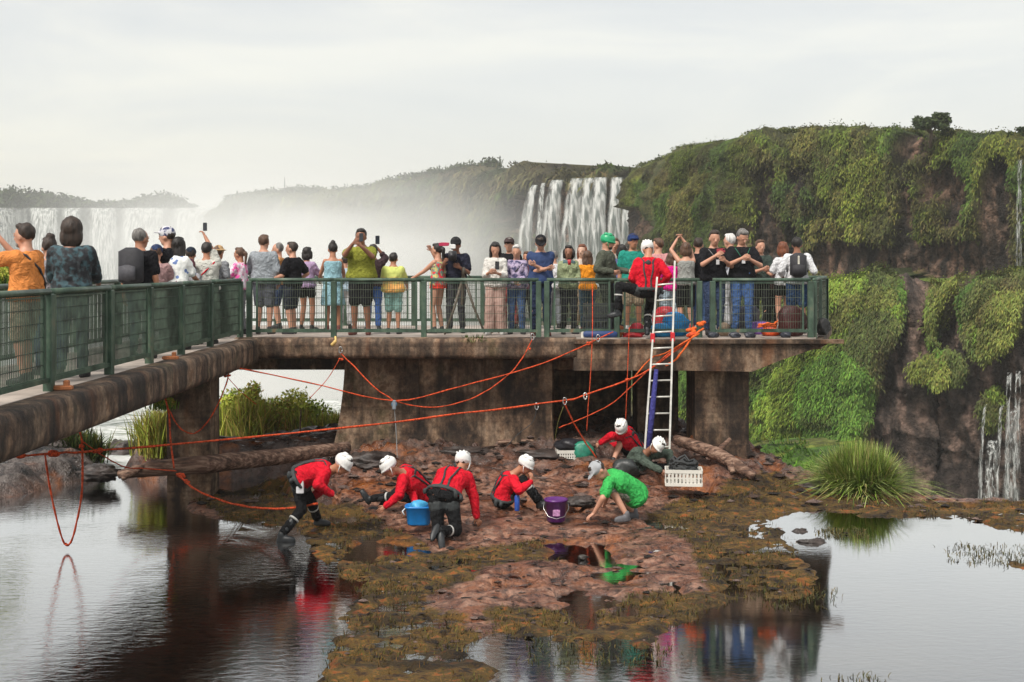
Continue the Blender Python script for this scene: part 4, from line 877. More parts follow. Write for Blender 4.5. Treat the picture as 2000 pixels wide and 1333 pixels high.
    if tt != 'none':
        q = G(); lo = -.09 if not look.get('tuck') else .05; inf = .02*s if tt != 'jacket' else .034*s
        ts = [lo, .02 if lo < 0 else .1, .2, .38, .6, .76, .86]+([.93, .98] if tt != 'tank' else [])
        q.loft([torso_ring(J, s, t, inf+(.012*s if t < .1 else 0), **K) for t in ts])
        if fem and look.get('bust', 1):
            for z in (-1, 1): q.ell(surf(J, s, .68, math.pi/2+z*.6, -.005*s, **K), side*.068*s, UP*.065*s, torso_at(J, s, .68)[2]*.058*s)
        for k in 'RL':
            shp, el, wr = A[k]
            if tt == 'tank': continue
            if sl == 'short': q.caps(shp, .072*s*af, shp.lerp(el, .72), .068*s*af)
            elif sl == 'long': q.caps(shp, .074*s*af, el, .057*s*af); q.caps(el, .057*s*af, el.lerp(wr, .93), .042*s*af)
            elif sl == 'roll': q.caps(shp, .074*s*af, el, .057*s*af); q.caps(el, .057*s*af, el.lerp(wr, .4), .052*s*af)
            else: q.caps(shp, .064*s, shp, .064*s)
        child({'shirt': 'shirt', 'jacket': 'jacket', 'tank': 'tank_top'}[tt], q, tm)
    # hair
    s = s0*1.1
    hst, hcol = look.get('hair', ('short', 'dark')); q = G()
    if hst != 'bald':
        k = 1.22 if hst == 'curly' else 1.0
        q.ell(hc+hu*.045*s-f*.026*s, hr*.088*k*s, f*.090*k*s, hu*.098*k*s, 14, 9)
        if hst != 'stub': q.ell(hc+hu*.105*s+f*.030*s, hr*.068*k*s, f*.055*s, hu*.034*s)
        if hst in ('long', 'longest'):
            e = .17 if hst == 'long' else .24
            q.ell(hc-hu*(e*.62)*s-f*.055*s, hr*.092*s, f*.05*s, hu*e*s)
            for z in (-1, 1): q.ell(hc-hu*.05*s+hr*z*.080*s-f*.008*s, hr*.026*s, f*.045*s, hu*.135*s)
        if hst == 'bob':
            q.ell(hc-hu*.04*s-f*.05*s, hr*.10*s, f*.062*s, hu*.10*s)
            for z in (-1, 1): q.ell(hc-hu*.02*s+hr*z*.084*s-f*.008*s, hr*.026*s, f*.05*s, hu*.085*s)
        if hst == 'pony': q.ell(hc+hu*.03*s-f*.12*s, hr*.04*s, f*.04*s, hu*.04*s); q.caps(hc+hu*.02*s-f*.14*s, .034*s, hc-hu*.17*s-f*.13*s, .022*s)
        if hst == 'bun': q.ell(hc+hu*.13*s-f*.05*s, hr*.05*s, f*.05*s, hu*.05*s)
        if hst == 'curly': q.ell(hc-hu*.05*s-f*.04*s, hr*.12*s, f*.08*s, hu*.12*s)
        child('hair', q, hairm(hcol), .014, 1)
    if look.get('beard'):
        q = G(); q.ell(hc-hu*.075*s+f*.045*s, hr*.052*s, f*.047*s, hu*.038*s); child('beard', q, hairm(look['beard']), .012, 1)
    hat = look.get('hat')
    if hat:
        kind, hm = hat[:2]
        if kind == 'cap':
            q = G(); q.ell(hc+hu*.058*s-f*.005*s, hr*.094*s, f*.110*s, hu*.092*s, 14, 9); q.loft([[hc+hu*(.052+z)*s+f*(.06+.125*math.sin(a)*w_)*s+hr*.082*w_*math.cos(a)*s for a in (math.pi*j/9 for j in range(10))] for z, w_ in ((0, 1), (.014, .98))])
            child('cap', q, hm, .014, 1)
        elif kind == 'brim':
            q = G(); q.ell(hc+hu*.065*s, hr*.09*s, f*.10*s, hu*.09*s, 14, 8); q.ell(hc+hu*.06*s, hr*.15*s, f*.16*s, hu*.014*s, 16, 5); child('hat', q, hm, .014, 1)
        else:
            q = G(); xg = G(); q.ell(hc+hu*.052*s-f*.01*s, hr*.100*s, f*.124*s, hu*.098*s, 16, 10); q.ell(hc+hu*.012*s+f*.006*s, hr*.106*s, f*.134*s, hu*.020*s, 16, 6)
            for z in (-1, -.4, .4, 1):
                for y in (-.5, .25): xg.ell(hc+hu*(.052+.088*math.sqrt(max(.05, 1-(z*.6)**2-(y*.6)**2)))*s+hr*z*.065*s+f*(y*.08-.01)*s, hr*.014*s, f*.040*s, hu*.016*s, 8, 5, 1)
            for z in (-1, 1): xg.tube([hc+hr*z*.098*s+hu*.0*s, hc+hr*z*.078*s-hu*.06*s+f*.02*s, hc-hu*.115*s+f*.045*s], .006*s, 5, 1)
            o = remesh_later('helmet', q, .013*s, 1, [hm, EYE_M], root, base, xg)
    s = s0
    if look.get('harness'):
        hm = look['harness']; q = G()
        q.loft([torso_ring(J, s, t, i_*s, n=20, **K) for t, i_ in ((.05, .034), (.06, .05), (.13, .05), (.14, .034))])
        for z in (-1, 1):
            a0 = math.pi/2+z*-.45; a1 = -math.pi/2+z*.35
            pts = [surf(J, s, t, a0, .030*s, **K) for t in (.12, .35, .6, .8)]+[surf(J, s, .93, math.pi*.5-z*1.1, .022*s, **K)]+[surf(J, s, .95, -math.pi*.5+z*1.0, .02*s, **K)]+[surf(J, s, t, a1*(1) if t > .5 else -math.pi/2+z*.2, .032*s, **K) for t in (.85, .6, .35, .12)]
            q.tube(pts, .017*s, 6)
            hp, kn, an = Lg['R' if z > 0 else 'L']; q.caps(hp.lerp(kn, .18), .118*s, hp.lerp(kn, .27), .112*s)
        for z, w_ in ((-2.1, .8), (1.2, 1.1), (1.9, .7)): p = surf(J, s, .0, -math.pi*.5+z*.6, .05*s, **K); q.ell(p, hs*.03*s, UP*.055*s*w_, hs.cross(UP)*.03*s)
        q.ell(surf(J, s, .8, -math.pi/2, .03*s, **K), side*.05*s, UP*.05*s, torso_at(J, s, .8)[2]*.02*s)
        child('harness', q, hm, .013, 0)
    if look.get('lanyard'):
        q = G(); n0 = [surf(J, s, t, math.pi/2+a, .034*s, **K) for t, a in ((.95, .9), (.8, .35), (.6, .08))]; n1 = [surf(J, s, t, math.pi/2-a, .034*s, **K) for t, a in ((.95, .9), (.8, .35), (.6, .08))]
        q.tube(n0, .006*s, 5); q.tube(n1, .006*s, 5); o = q.put('lanyard', look['lanyard'], root, True, None); o.data.transform(Matrix.Translation(-base))
        c, sd, fr, rx, ry = torso_at(J, s, .53, .036*s, **K); q = G(); q.box(c+fr*ry, (.055*s, .008*s, .08*s), (sd, fr, sd.cross(fr))); o = q.put('badge', cmat('white_card', (.7, .7, .72), .4), root); o.data.transform(Matrix.Translation(-base))
    if look.get('scarf'):
        q = G(); q.loft([torso_ring(J, s, t, i_*s) for t, i_ in ((.86, .03), (.95, .045), (1.02, .03))]); child('scarf', q, look['scarf'])
    if look.get('strap'):
        z, mt = look['strap']; q = G(); q.tube([surf(J, s, t, a, .034*s, **K) for t, a in ((.08, math.pi/2-z*1.3), (.3, math.pi/2-z*.9), (.6, math.pi/2), (.85, math.pi/2+z*.7), (.95, math.pi/2+z*1.6), (.9, -math.pi/2-z*.8), (.6, -math.pi/2), (.3, -math.pi/2+z*.9), (.08, -math.pi/2+z*1.3))], .014*s, 5)
        o = q.put('bag_strap', mt, root, True); o.data.transform(Matrix.Translation(-base))
    return dict(root=root, J=J, A=A, L=Lg, s=s, K=K)
HANDS = dict(down=((.25, .04, .84), (-.25, .04, .84)), phone=((.07, .30, 1.18), (-.06, .31, 1.17)), phone_low=((.08, .30, 1.08), (-.07, .31, 1.07)), photo=((.10, .33, 1.55), (-.08, .34, 1.53)), rail=((.24, .38, 1.02), (-.24, .38, 1.02)),
    fold=((-.10, .27, 1.17), (.10, .24, 1.22)), hip=((.27, .05, 1.0), (-.27, .05, 1.0)), clasp=((.04, .27, 1.02), (-.05, .28, 1.04)), high=((.12, .25, 1.78), (-.10, .27, 1.76)), oneup=((.16, .14, 1.98), (-.25, .2, .95)))
GRP = 'visitors on the viewing platform'
def stand(label, u, vt, D, th=0, hands='down', head=0, tilt=0, lean=0, feet=None, group=GRP, hl=None, hr=None, elb=None, **look):
    """a standing visitor: head top at v=vt, feet on the deck; th: 0 faces away from the camera, 90 faces left, 180 faces the camera"""
    base = P(u, 0, D); base.z = DK; H = EYE-(vt-HZ)/F*D-DK; s = H/1.755; a = R(th); fw = V((-math.sin(a), math.cos(a), 0)); rt = V((math.cos(a), math.sin(a), 0))
    def Lc(x, y, z): return base+(rt*x+fw*y)*s+V((0, 0, z*s))
    hh = HANDS[hands]; h1, h2 = hr or hh[0], hl or hh[1]; ha = a+R(head); ff = V((-math.sin(ha), math.cos(ha), 0))*math.cos(R(tilt))+V((0, 0, -math.sin(R(tilt))))
    rg = random.Random(int(u)); st = rg.uniform(-.03, .05)
    ft = feet or ((.11, st, 0), (-.11, -st, 0))
    J = dict(pel=Lc(0, -lean*.4, .95), neck=Lc(0, lean, 1.46-abs(lean)*.15), head=Lc(0, lean+.03+math.sin(R(tilt))*.04, 1.46-abs(lean)*.15+.150-math.sin(R(tilt))*.02), face=ff, hup=V((0, 0, 1)), side=rt, hipside=rt,
             handR=Lc(*h1), handL=Lc(*h2), footR=Lc(ft[0][0], ft[0][1], .09+ft[0][2]), footL=Lc(ft[1][0], ft[1][1], .09+ft[1][2]), fdR=fw*1+rt*.25, fdL=fw-rt*.25, kneeR=fw, kneeL=fw,
             elbR=rt*.5-V((0, 0, 1))-fw*.35, elbL=rt*-.5-V((0, 0, 1))-fw*.35)
    if elb: J['elbR'] = rt*elb-V((0, 0, 1)); J['elbL'] = rt*-elb-V((0, 0, 1))
    r = fig(label, base, s, J, look, group); r['fw'] = fw; r['rt'] = rt; r['Lc'] = Lc; return r
def backpack(label, fg, mat, mat2=None, k=1.0, t=.58, plate=False):
    J, s = fg['J'], fg['s']; c, sd, fr, rx, ry = torso_at(J, s, t, .02*s); d = sd.cross(fr); b = c-fr*(ry+.085*s*k); e = empty('backpack', b); tag(e, label, 'backpack')
    pk_ = G().box((0, 0, 0), (.30*s*k, .17*s*k, .46*s*k), (sd, fr, d), bev=.055*s).put('pack', mat, e, True)
    G().box(-fr*.10*s*k-d*.08*s*k, (.22*s*k, .06*s, .2*s*k), (sd, fr, d), bev=.025*s).put('pocket', mat2 or mat, pk_, True)
    if plate: G().box(-fr*.09*s*k+d*.06*s, (.035*s, .03*s, .22*s), (sd, fr, d), bev=.01*s).put('reflective_strip', cmat('pale_strip', (.6, .58, .5), .4), pk_)
    for z in (-1, 1):
        K = fg['K']; pts = [surf(J, s, .82, -math.pi/2+z*.5, .02*s, **K), surf(J, s, .97, -math.pi/2+z*1.1, .015*s, **K), surf(J, s, .9, math.pi/2-z*.75, .035*s, **K), surf(J, s, .6, math.pi/2-z*.95, .03*s, **K), surf(J, s, .35, -z*0+(-.2 if z > 0 else math.pi+.2), .025*s, **K)]
        G().tube([p-b for p in pts], .016*s, 6).put('shoulder_strap', mat2 or mat, e, True)
    return e
def phone(label, p, nrm, s=1.0, up=(0, 0, 1), col=(.02, .02, .025)):
    p = V(p); n = V(nrm).normalized(); u_ = V(up); u_ = (u_-n*u_.dot(n)).normalized(); x = u_.cross(n); e = empty('phone', p); tag(e, label, 'phone')
    pc = G().box((0, 0, 0), (.078*s, .010*s, .158*s), (x, n, u_), bev=.004).put('case', cmat('phone_case', col, .35, bmp=0), e); G().box(n*-.0062*s, (.070*s, .003*s, .148*s), (x, n, u_)).put('screen', cmat('phone_glass', (.03, .035, .045), .1, bmp=0), pc)
    G().box(n*.0062*s+u_*.055*s-x*.018*s, (.028*s, .004*s, .032*s), (x, n, u_)).put('camera_lens', cmat('lens', (.01, .01, .012), .1, bmp=0), pc); return e
blk = fabric((.010, .010, .013)); chr_ = fabric((.05, .052, .055)); jeans = fabric((.065, .12, .25)); djeans = fabric((.035, .055, .11)); wht = fabric((.72, .73, .75)); navy = fabric((.02, .03, .07)); gry = fabric((.24, .25, .27)); khk = fabric((.32, .25, .17)); red = fabric((.62, .012, .03)); org = fabric((.72, .26, .07))
sw = cmat('shoe_white', (.6, .6, .58), .6); sd_ = cmat('shoe_dark', (.03, .03, .035), .6); sb = cmat('sandal', (.16, .05, .04), .6); pk = cmat('backpack_black', (.025, .025, .03), .75, scale=20, bmp=.3); pk2 = cmat('backpack_grey', (.06, .06, .07), .7, scale=20)
# --- near walkway
a = stand('person in an orange t-shirt raising both arms for a picture on the near walkway', 52, 437, 13.7, 75, hr=(.10, .42, 1.60), hl=(-.12, .44, 1.55), head=0, skin='light', top=('shirt', 'short', org), bottom=('shorts', khk), hair=('short', 'dark'), beard='grey', strap=(1, pk), fat=1.12)
phone('phone held up by the orange shirt man at the picture edge', a['Lc'](0, .56, 1.66), a['fw'], 1)
stand('person in a grey t-shirt with tied dark hair right behind the orange shirt man', 97, 463, 14.9, 40, 'rail', fem=True, skin='light', top=('shirt', 'short', fabric((.30, .29, .31))), bottom=('trousers', djeans), hair=('bun', 'dark'))
stand('tall person with bushy dark hair in a black and teal jacket seen from behind', 140, 428, 14.5, 12, 'rail', lean=-.02, skin='brown', top=('jacket', 'roll', pattern('mott', (.018, .02, .025), (.03, .035, .04), (.05, .10, .12))), bottom=('trousers', djeans), hair=('curly', 'dark'))
a = stand('person with cropped grey hair in a black t-shirt carrying a big black backpack', 273, 447, 17.4, -12, 'down', head=-20, skin='tan', top=('shirt', 'short', blk), bottom=('trousers', djeans), hair=('stub', 'grey'), fat=1.12)
backpack('big black backpack on the cropped grey haired man', a, pk, pk2, 1.1)
stand('person in a navy cap peeping out behind the backpack man', 305, 479, 19.0, 0, 'rail', skin='light', top=('shirt', 'short', fabric((.4, .25, .25))), hair=('short', 'brown'), hat=('cap', fabric((.03, .05, .12))))
stand('person in a navy and white cap looking sideways in a black top', 329, 444, 19.3, 60, 'rail', head=20, skin='light', top=('shirt', 'short', blk), hair=('short', 'dark'), hat=('cap', pattern('mott', (.03, .04, .12), (.55, .55, .6), (.6, .6, .62))))
stand('person with long dark hair in a white blouse printed with blue flowers', 344, 462, 19.2, -8, 'rail', lean=.06, fem=True, skin='brown', top=('shirt', 'short', pattern('floral', (.74, .76, .74), (.13, .2, .42))), bottom=('wide', pattern('stripe', (.3, .15, .2), (.05, .05, .06))), hair=('longest', 'black'), fat=1.15)
a = stand('person in a white t-shirt holding one arm straight up above the crowd', 404, 474, 20.6, 5, hr=(-.10, .18, 1.96), hl=(-.25, .3, 1.02), head=-10, skin='tan', top=('shirt', 'short', fabric((.6, .6, .55))), bottom=('shorts', djeans), hair=('short', 'black'), strap=(-1, red), fat=1.1)
phone('small phone in the hand raised highest above the walkway crowd', a['A']['R'][2]+V((0, 0, .16)), (0, 1, 0), .9)
stand('child with maroon hair bending over the walkway rail', 376, 506, 20.4, 150, 'rail', lean=.05, skin='tan', top=('shirt', 'short', fabric((.3, .3, .32))), hair=('bob', 'maroon'))
stand('person in a dark blue cap half hidden under the raised arm', 372, 484, 21.6, 0, 'rail', skin='tan', top=('shirt', 'short', navy), hair=('short', 'dark'), hat=('cap', fabric((.02, .03, .05))))
a = stand('person in a pale straw hat and grey shirt behind the dark bulging backpack', 425, 481, 22.6, -25, 'down', skin='tan', top=('shirt', 'short', gry), bottom=('shorts', djeans), hair=('short', 'brown'), hat=('brim', cmat('straw', (.42, .27, .13), .9)))
backpack('dark purple bulging backpack nearest the corner post', a, cmat('backpack_plum', (.035, .022, .035), .8, scale=20, bmp=.3), None, 1.15)
# --- platform
stand('person with a ponytail in a pink and white top leaning on the corner rail', 470, 484, 23.4, 70, 'rail', fem=True, skin='tan', top=('shirt', 'short', pattern('mott', (.7, .65, .72), (.75, .5, .6), (.75, .08, .35))), bottom=('trousers', gry), hair=('pony', 'brown'))
stand('person in a grey sweatshirt and grey shorts turned away beside the corner post', 515, 459, 23.5, -6, hr=(.24, .1, .9), hl=(-.3, .3, 1.04), head=-6, skin='light', top=('shirt', 'long', fabric((.30, .33, .36))), bottom=('shorts', fabric((.13, .14, .17))), hair=('short', 'brown'), shoe=sd_, fat=1.18)
stand('bald person in an orange brown shirt behind the grey sweatshirt man', 545, 475, 25.2, 100, 'rail', skin='light', top=('shirt', 'short', fabric((.42, .2, .07))), bottom=('shorts', djeans), hair=('stub', 'grey'))
stand('person in black t-shirt and shorts looking sideways by the grey sweatshirt man', 572, 473, 23.5, 62, hr=(.26, .1, 1.0), hl=(-.22, .3, 1.05), head=15, skin='light', top=('shirt', 'short', blk), bottom=('shorts', fabric((.025, .03, .045))), hair=('short', 'dark'), shoe=sd_, boots=None)
stand('person in a lilac t-shirt and black shorts with dark tied hair', 599, 483, 24.5, -20, 'rail', fem=True, skin='tan', top=('shirt', 'short', fabric((.46, .33, .52))), bottom=('short_shorts', blk), hair=('bob', 'black'), shoe=sd_)
stand('person in a light blue one shoulder dress with dark hair in a knot', 650, 474, 24.2, 12, 'rail', fem=True, skin='tan', top=('tank', 'none', fabric((.30, .52, .60))), bottom=('dress', fabric((.30, .52, .60))), hair=('bun', 'black'), shoe=sb)
stand('person in pale blue shirt almost hidden between the dress and the olive shirt', 674, 500, 25.4, 0, 'rail', skin='light', top=('shirt', 'short', fabric((.45, .58, .68))), bottom=('trousers', wht), hair=('short', 'dark'))
a = stand('heavy person in an olive polo shirt and black shorts photographing with a phone', 706, 447, 23.3, 172, hr=(.04, .38, 1.50), hl=(-.10, .40, 1.46), head=8, tilt=5, skin='brown', top=('shirt', 'short', fabric((.24, .25, .035))), bottom=('shorts', blk), hair=('short', 'black'), shoe=sb, fat=1.28, elb=.9)
phone('phone held in front of the olive polo man', a['Lc'](-.13, .50, 1.60), -a['fw'], 1.0)
a = stand('person in dark jacket with one bent arm up behind the olive polo man', 729, 478, 24.6, 10, hr=(.10, .22, 1.68), hl=(-.2, .3, 1.2), skin='brown', top=('shirt', 'roll', fabric((.05, .03, .035))), bottom=('trousers', fabric((.05, .12, .35))), hair=('short', 'black'), shoe=sd_)
phone('black phone raised behind the olive polo man', a['A']['R'][2]+V((0, 0, .17)), (0, 1, 0), 1.1)
stand('child in a yellow t-shirt with an orange swirl and aqua shorts', 768, 494, 23.5, -4, 'rail', skin='tan', top=('shirt', 'short', pattern('tie', (.55, .60, .16), (.75, .12, .02), (.8, .42, .12))), bottom=('shorts', fabric((.28, .50, .46))), hair=('short', 'black'), shoe=sd_, fat=1.25)
stand('person in a red and teal top stretching one arm to the rail', 856, 476, 23.8, 60, hr=(.2, .3, 1.62), hl=(-.15, .52, 1.06), fem=True, skin='light', top=('tank', 'none', pattern('mott', (.7, .03, .04), (.06, .30, .28), (.65, .55, .2))), bottom=('skirt', fabric((.7, .05, .03))), hair=('pony', 'black'), shoe=navy and sd_)
cm = stand('person in a dark polo and black cap working a video camera on a tripod', 891, 464, 23.9, 172, hr=(.16, .34, 1.28), hl=(-.12, .30, 1.2), head=8, tilt=12, skin='brown', top=('shirt', 'short', fabric((.02, .022, .04))), bottom=('trousers', fabric((.045, .045, .055))), hair=('short', 'black'), hat=('cap', fabric((.018, .018, .02))), shoe=sd_)
stand('person with long black hair in a white blouse and striped trousers reading a phone', 968, 473, 23.3, 172, 'phone', head=10, tilt=22, fem=True, skin='light', top=('jacket', 'roll', fabric((.70, .68, .64))), bottom=('wide', pattern('stripe', (.62, .42, .36), (.30, .18, .15))), hair=('longest', 'black'), shoe=sw)
phone('black phone in the hands of the white blouse woman', P(971, 519, 22.95), (0, -1, 0), 1.0)
stand('person in a brown flat cap and black shirt behind the white haired woman', 996, 465, 25.3, 150, 'down', head=20, skin='light', top=('shirt', 'short', blk), bottom=('trousers', fabric((.3, .08, .08))), hair=('short', 'grey'), hat=('cap', fabric((.06, .04, .04))))
stand('white haired person in a lilac shirt, navy cardigan and jeans', 1009, 479, 23.5, 180, 'clasp', head=-12, tilt=8, fem=True, bust=0, skin='light', top=('jacket', 'long', pattern('mott', (.50, .42, .58), (.36, .3, .45), (.06, .06, .14))), bottom=('trousers', jeans), hair=('short', 'white'), shoe=sd_, strap=(1, pk))
stand('person in dark red half hidden beside the navy t-shirt man', 1030, 492, 25.2, 160, 'down', skin='tan', top=('shirt', 'short', fabric((.10, .03, .05))), bottom=('trousers', blk), hair=('short', 'brown'))
stand('person in a navy t-shirt with a blue print and a black cap looking down', 1056, 459, 23.0, 180, 'fold', head=0, tilt=30, skin='light', top=('shirt', 'short', pattern('tie', (.018, .04, .12), (.02, .12, .42), (.018, .05, .15))), bottom=('trousers', navy), hair=('short', 'dark'), hat=('cap', fabric((.015, .015, .018))), shoe=sb, fat=1.12)
stand('person in a light shirt hidden behind the gap between the railing posts', 1082, 490, 25.6, 10, 'rail', skin='light', top=('shirt', 'short', wht), bottom=('trousers', fabric((.25, .27, .3))), hair=('short', 'grey'))
stand('person in a dark hood and pale green shirt with dark jeans holding a red cup', 1110, 480, 23.5, 195, 'phone_low', head=-25, fem=True, skin='brown', top=('shirt', 'long', fabric((.33, .38, .22))), bottom=('trousers', fabric((.03, .03, .04))), hair=('bob', 'black'), scarf=fabric((.10, .17, .18)), shoe=sd_)
stand('person with reddish brown hair and cream blouse looking towards the green helmet', 1136, 478, 25.0, 200, 'down', head=-45, fem=True, skin='pale', top=('shirt', 'short', fabric((.6, .5, .42))), bottom=('trousers', khk), hair=('long', 'red'))
stand('child with light brown hair in a bright orange t-shirt beside the green helmet man', 1148, 490, 24.1, 10, 'rail', fem=True, bust=0, skin='light', top=('shirt', 'short', fabric((.85, .30, .02))), bottom=('trousers', fabric((.05, .09, .13))), hair=('long', 'brown'), shoe=sb)
stand('bearded person in a green climbing helmet and olive fleece behind the rail', 1183, 457, 23.2, 250, hr=(.22, .18, 1.1), hl=(-.22, .34, 1.10), head=15, tilt=12, skin='light', top=('jacket', 'long', fabric((.09, .10, .075))), bottom=('trousers', fabric((.03, .035, .03))), hair=('short', 'dark'), beard='dark', hat=('helmet', cmat('helmet_green', (.02, .36, .16), .3)), shoe=sd_)
stand('person with brown hair seen just past the green helmet', 1200, 466, 25.4, 200, 'down', head=-30, skin='light', top=('shirt', 'short', fabric((.45, .4, .35))), hair=('short', 'brown'))
stand('person with a round dark hood half hidden behind the teal t-shirt man', 1215, 478, 25.2, 10, 'rail', skin='tan', top=('shirt', 'short', fabric((.12, .14, .3))), hair=('bob', 'black'))
stand('person in a teal t-shirt and navy cap', 1236, 458, 24.3, 180, 'down', head=15, skin='tan', top=('shirt', 'short', fabric((.02, .27, .21))), bottom=('shorts', khk), hair=('short', 'dark'), hat=('cap', fabric((.02, .04, .13))), shoe=sw)
stand('person with short brown hair behind the climbing rescuer', 1285, 466, 25.4, -10, 'down', head=70, skin='light', top=('shirt', 'short', fabric((.6, .3, .3))), bottom=('trousers', fabric((.3, .36, .42))), hair=('short', 'brown'))
stand('person with brown hair in a magenta top behind the ladder', 1311, 494, 24.6, 5, 'rail', fem=True, skin='tan', top=('shirt', 'short', fabric((.70, .01, .26))), bottom=('wide', fabric((.38, .48, .55))), hair=('bob', 'brown'), shoe=sd_)
stand('person in a grey sleeveless vest with both arms lifted over the head', 1340, 474, 24.5, 8, hr=(-.02, .2, 1.83), hl=(-.13, .2, 1.82), skin='light', top=('tank', 'none', fabric((.33, .34, .32))), bottom=('shorts', blk), hair=('bob', 'brown'), fem=True, shoe=cmat('shoe_red', (.55, .03, .04), .5))
stand('person in a black t-shirt seen from behind beside the lanyard men', 1364, 465, 24.8, -15, 'down', skin='light', top=('shirt', 'short', blk), bottom=('trousers', jeans), hair=('short', 'dark'), shoe=sd_)
stand('smiling person with a black t-shirt, white badge and jeans holding a small camera', 1394, 450, 23.2, 192, hr=(.10, .34, 1.32), hl=(-.07, .33, 1.24), head=-8, tilt=10, skin='light', top=('shirt', 'short', blk), bottom=('trousers', djeans), hair=('short', 'dark'), lanyard=cmat('cord_grey', (.2, .2, .2), .8), shoe=sd_, fat=1.12, elb=.8)
phone('small red camera phone in the hands of the smiling lanyard man', P(1408, 490, 22.8), (0, -1, 0), 1, (1, 0, .1), (.35, .03, .05))
stand('person with grey hair and pale grey shirt standing between the two lanyard men', 1427, 457, 25.0, 40, 'down', skin='light', top=('shirt', 'short', fabric((.5, .52, .57))), bottom=('trousers', fabric((.45, .46, .48))), hair=('short', 'white'))
stand('grey haired person with a green lanyard over a black polo, looking down', 1449, 447, 23.2, 178, hr=(.05, .32, 1.26), hl=(-.10, .28, 1.24), head=18, tilt=28, skin='light', top=('shirt', 'short', blk), bottom=('trousers', fabric((.06, .13, .32))), hair=('short', 'grey'), lanyard=cmat('cord_green', (.02, .16, .09), .8), shoe=sd_, fat=1.1, elb=.8)
stand('person with light hair in dark clothes behind the green lanyard man', 1484, 469, 25.0, 190, 'phone', skin='light', top=('shirt', 'short', fabric((.05, .07, .06))), bottom=('trousers', blk), hair=('short', 'brown'))
a = stand('person in dark brown clothes bending towards the white shirt pair', 1508, 498, 25.6, -60, 'down', lean=.12, skin='tan', top=('shirt', 'short', fabric((.06, .03, .03))), bottom=('trousers', blk), hair=('short', 'dark'))
stand('person with reddish hair in white t-shirt and black shorts next to the white shirt man', 1531, 473, 24.4, 15, hr=(.28, .2, 1.02), hl=(-.2, .3, 1.15), head=-50, fem=True, skin='light', top=('shirt', 'short', wht), bottom=('short_shorts', blk), hair=('bob', 'red'), shoe=sw)
a = stand('person in a white shirt and navy shorts with short black hair at the platform end', 1557, 464, 23.7, -8, hr=(.32, .15, 1.12), hl=(-.24, .1, 1.0), skin='brown', top=('shirt', 'roll', wht), bottom=('shorts', fabric((.02, .05, .12))), hair=('short', 'black'), shoe=sd_)
backpack('oval black backpack with a pale strip on the white shirt man', a, pk, pk, .98, plate=True)
# ---------------------------------------------------------------- rescue crew on the shelf
RED = fabric((.66, .008, .025)); WP = fabric((.010, .0105, .012)); WH = cmat('helmet_white', (.78, .78, .76), .3, var=.06); HN = cmat('harness_webbing', (.03, .036, .038), .7, var=.5, scale=25); WB = cmat('rubber_boot', (.014, .017, .02), .45)
WG = 'rescue crew working on the rock shelf'
def wk(label, s, pel, neck, head, face, hL, hR, fL, fR, side, hip=None, **kw):
    look = {k: v for k, v in kw.items() if k in ('top', 'bottom', 'hat', 'harness', 'skin', 'boots', 'shoe', 'hair', 'fem', 'fat', 'beard', 'tuck')}
    look.setdefault('top', ('shirt', 'long', RED)); look.setdefault('bottom', ('trousers', WP)); look.setdefault('hat', ('helmet', WH)); look.setdefault('harness', HN); look.setdefault('boots', WB); look.setdefault('tuck', True); look.setdefault('skin', 'tan'); look.setdefault('fat', 1.12)
    J = dict(pel=pel, neck=neck, head=head, face=V(face), handL=hL, handR=hR, footL=fL, footR=fR, side=V(side).normalized(), hipside=V(hip or side).normalized())
    for k, v in kw.items():
        if k in ('hup', 'elbL', 'elbR', 'elbpL', 'elbpR', 'kneeL', 'kneeR', 'fdL', 'fdR', 'fuL', 'fuR', 'hdL', 'hdR', 'pnL', 'pnR', 'bulge', 'curl'): J[k] = V(v) if k != 'curl' else v
    b = V(((V(fL).x+V(fR).x)/2, (V(fL).y+V(fR).y)/2, min(V(fL).z, V(fR).z)-.09))
    return fig(label, b, s, J, look, WG)
# bending forward, both hands low, facing right
W1 = wk('person in red bending forward in the shallow water beside the dark pool', 1.06, P(583, 938, 17.6), P(646, 920, 17.55), P(668, 909, 17.5), (.75, -.15, -.65), P(611, 972, 17.9), P(649, 966, 17.25), P(549, 1046, 17.25), P(622, 1018, 18.15), (.1, -1, .05), hip=(.15, -1, 0),
   hup=(.6, 0, .7), bulge=(-.02, 0, .09), elbpR=P(616, 962, 17.0), elbL=(-.3, 0, -1), kneeR=(.8, -.4, 0), kneeL=(1, .2, .1), fdL=(1, -.1, 0), fdR=(1, -.2, 0), pnR=(.2, .3, -1), pnL=(0, -.3, -1))
o = G().box((0, 0, 0), (.11, .03, .20), bev=.01).box((0, -.017, 0), (.05, .008, .06)).put('hip_pouch', cmat('white_card', (.7, .7, .72), .4), W1['root']); o.location = P(586, 951, 17.38)-W1['root'].location
# lying on one hip, leaning on the forearm, facing left
wk('person in red crouched left of the blue bin with one leg stretched out', 1.04, P(832, 972, 18.9), P(785, 926, 18.45), P(761, 914, 18.3), (-.75, -.25, -.6), P(752, 990, 18.0), P(812, 985, 18.3), P(690, 975, 19.2), P(745, 990, 19.2), (.15, .95, .1), hip=(.2, 1, 0),
   hup=(-.5, 0, .85), elbpL=P(786, 990, 17.9), elbR=(0, -.3, -1), kneeL=(0, 0, 1), kneeR=(-.3, -.4, .9), fdL=(-.5, 0, .8), fdR=(-1, 0, .1), bulge=(.0, 0, .07))
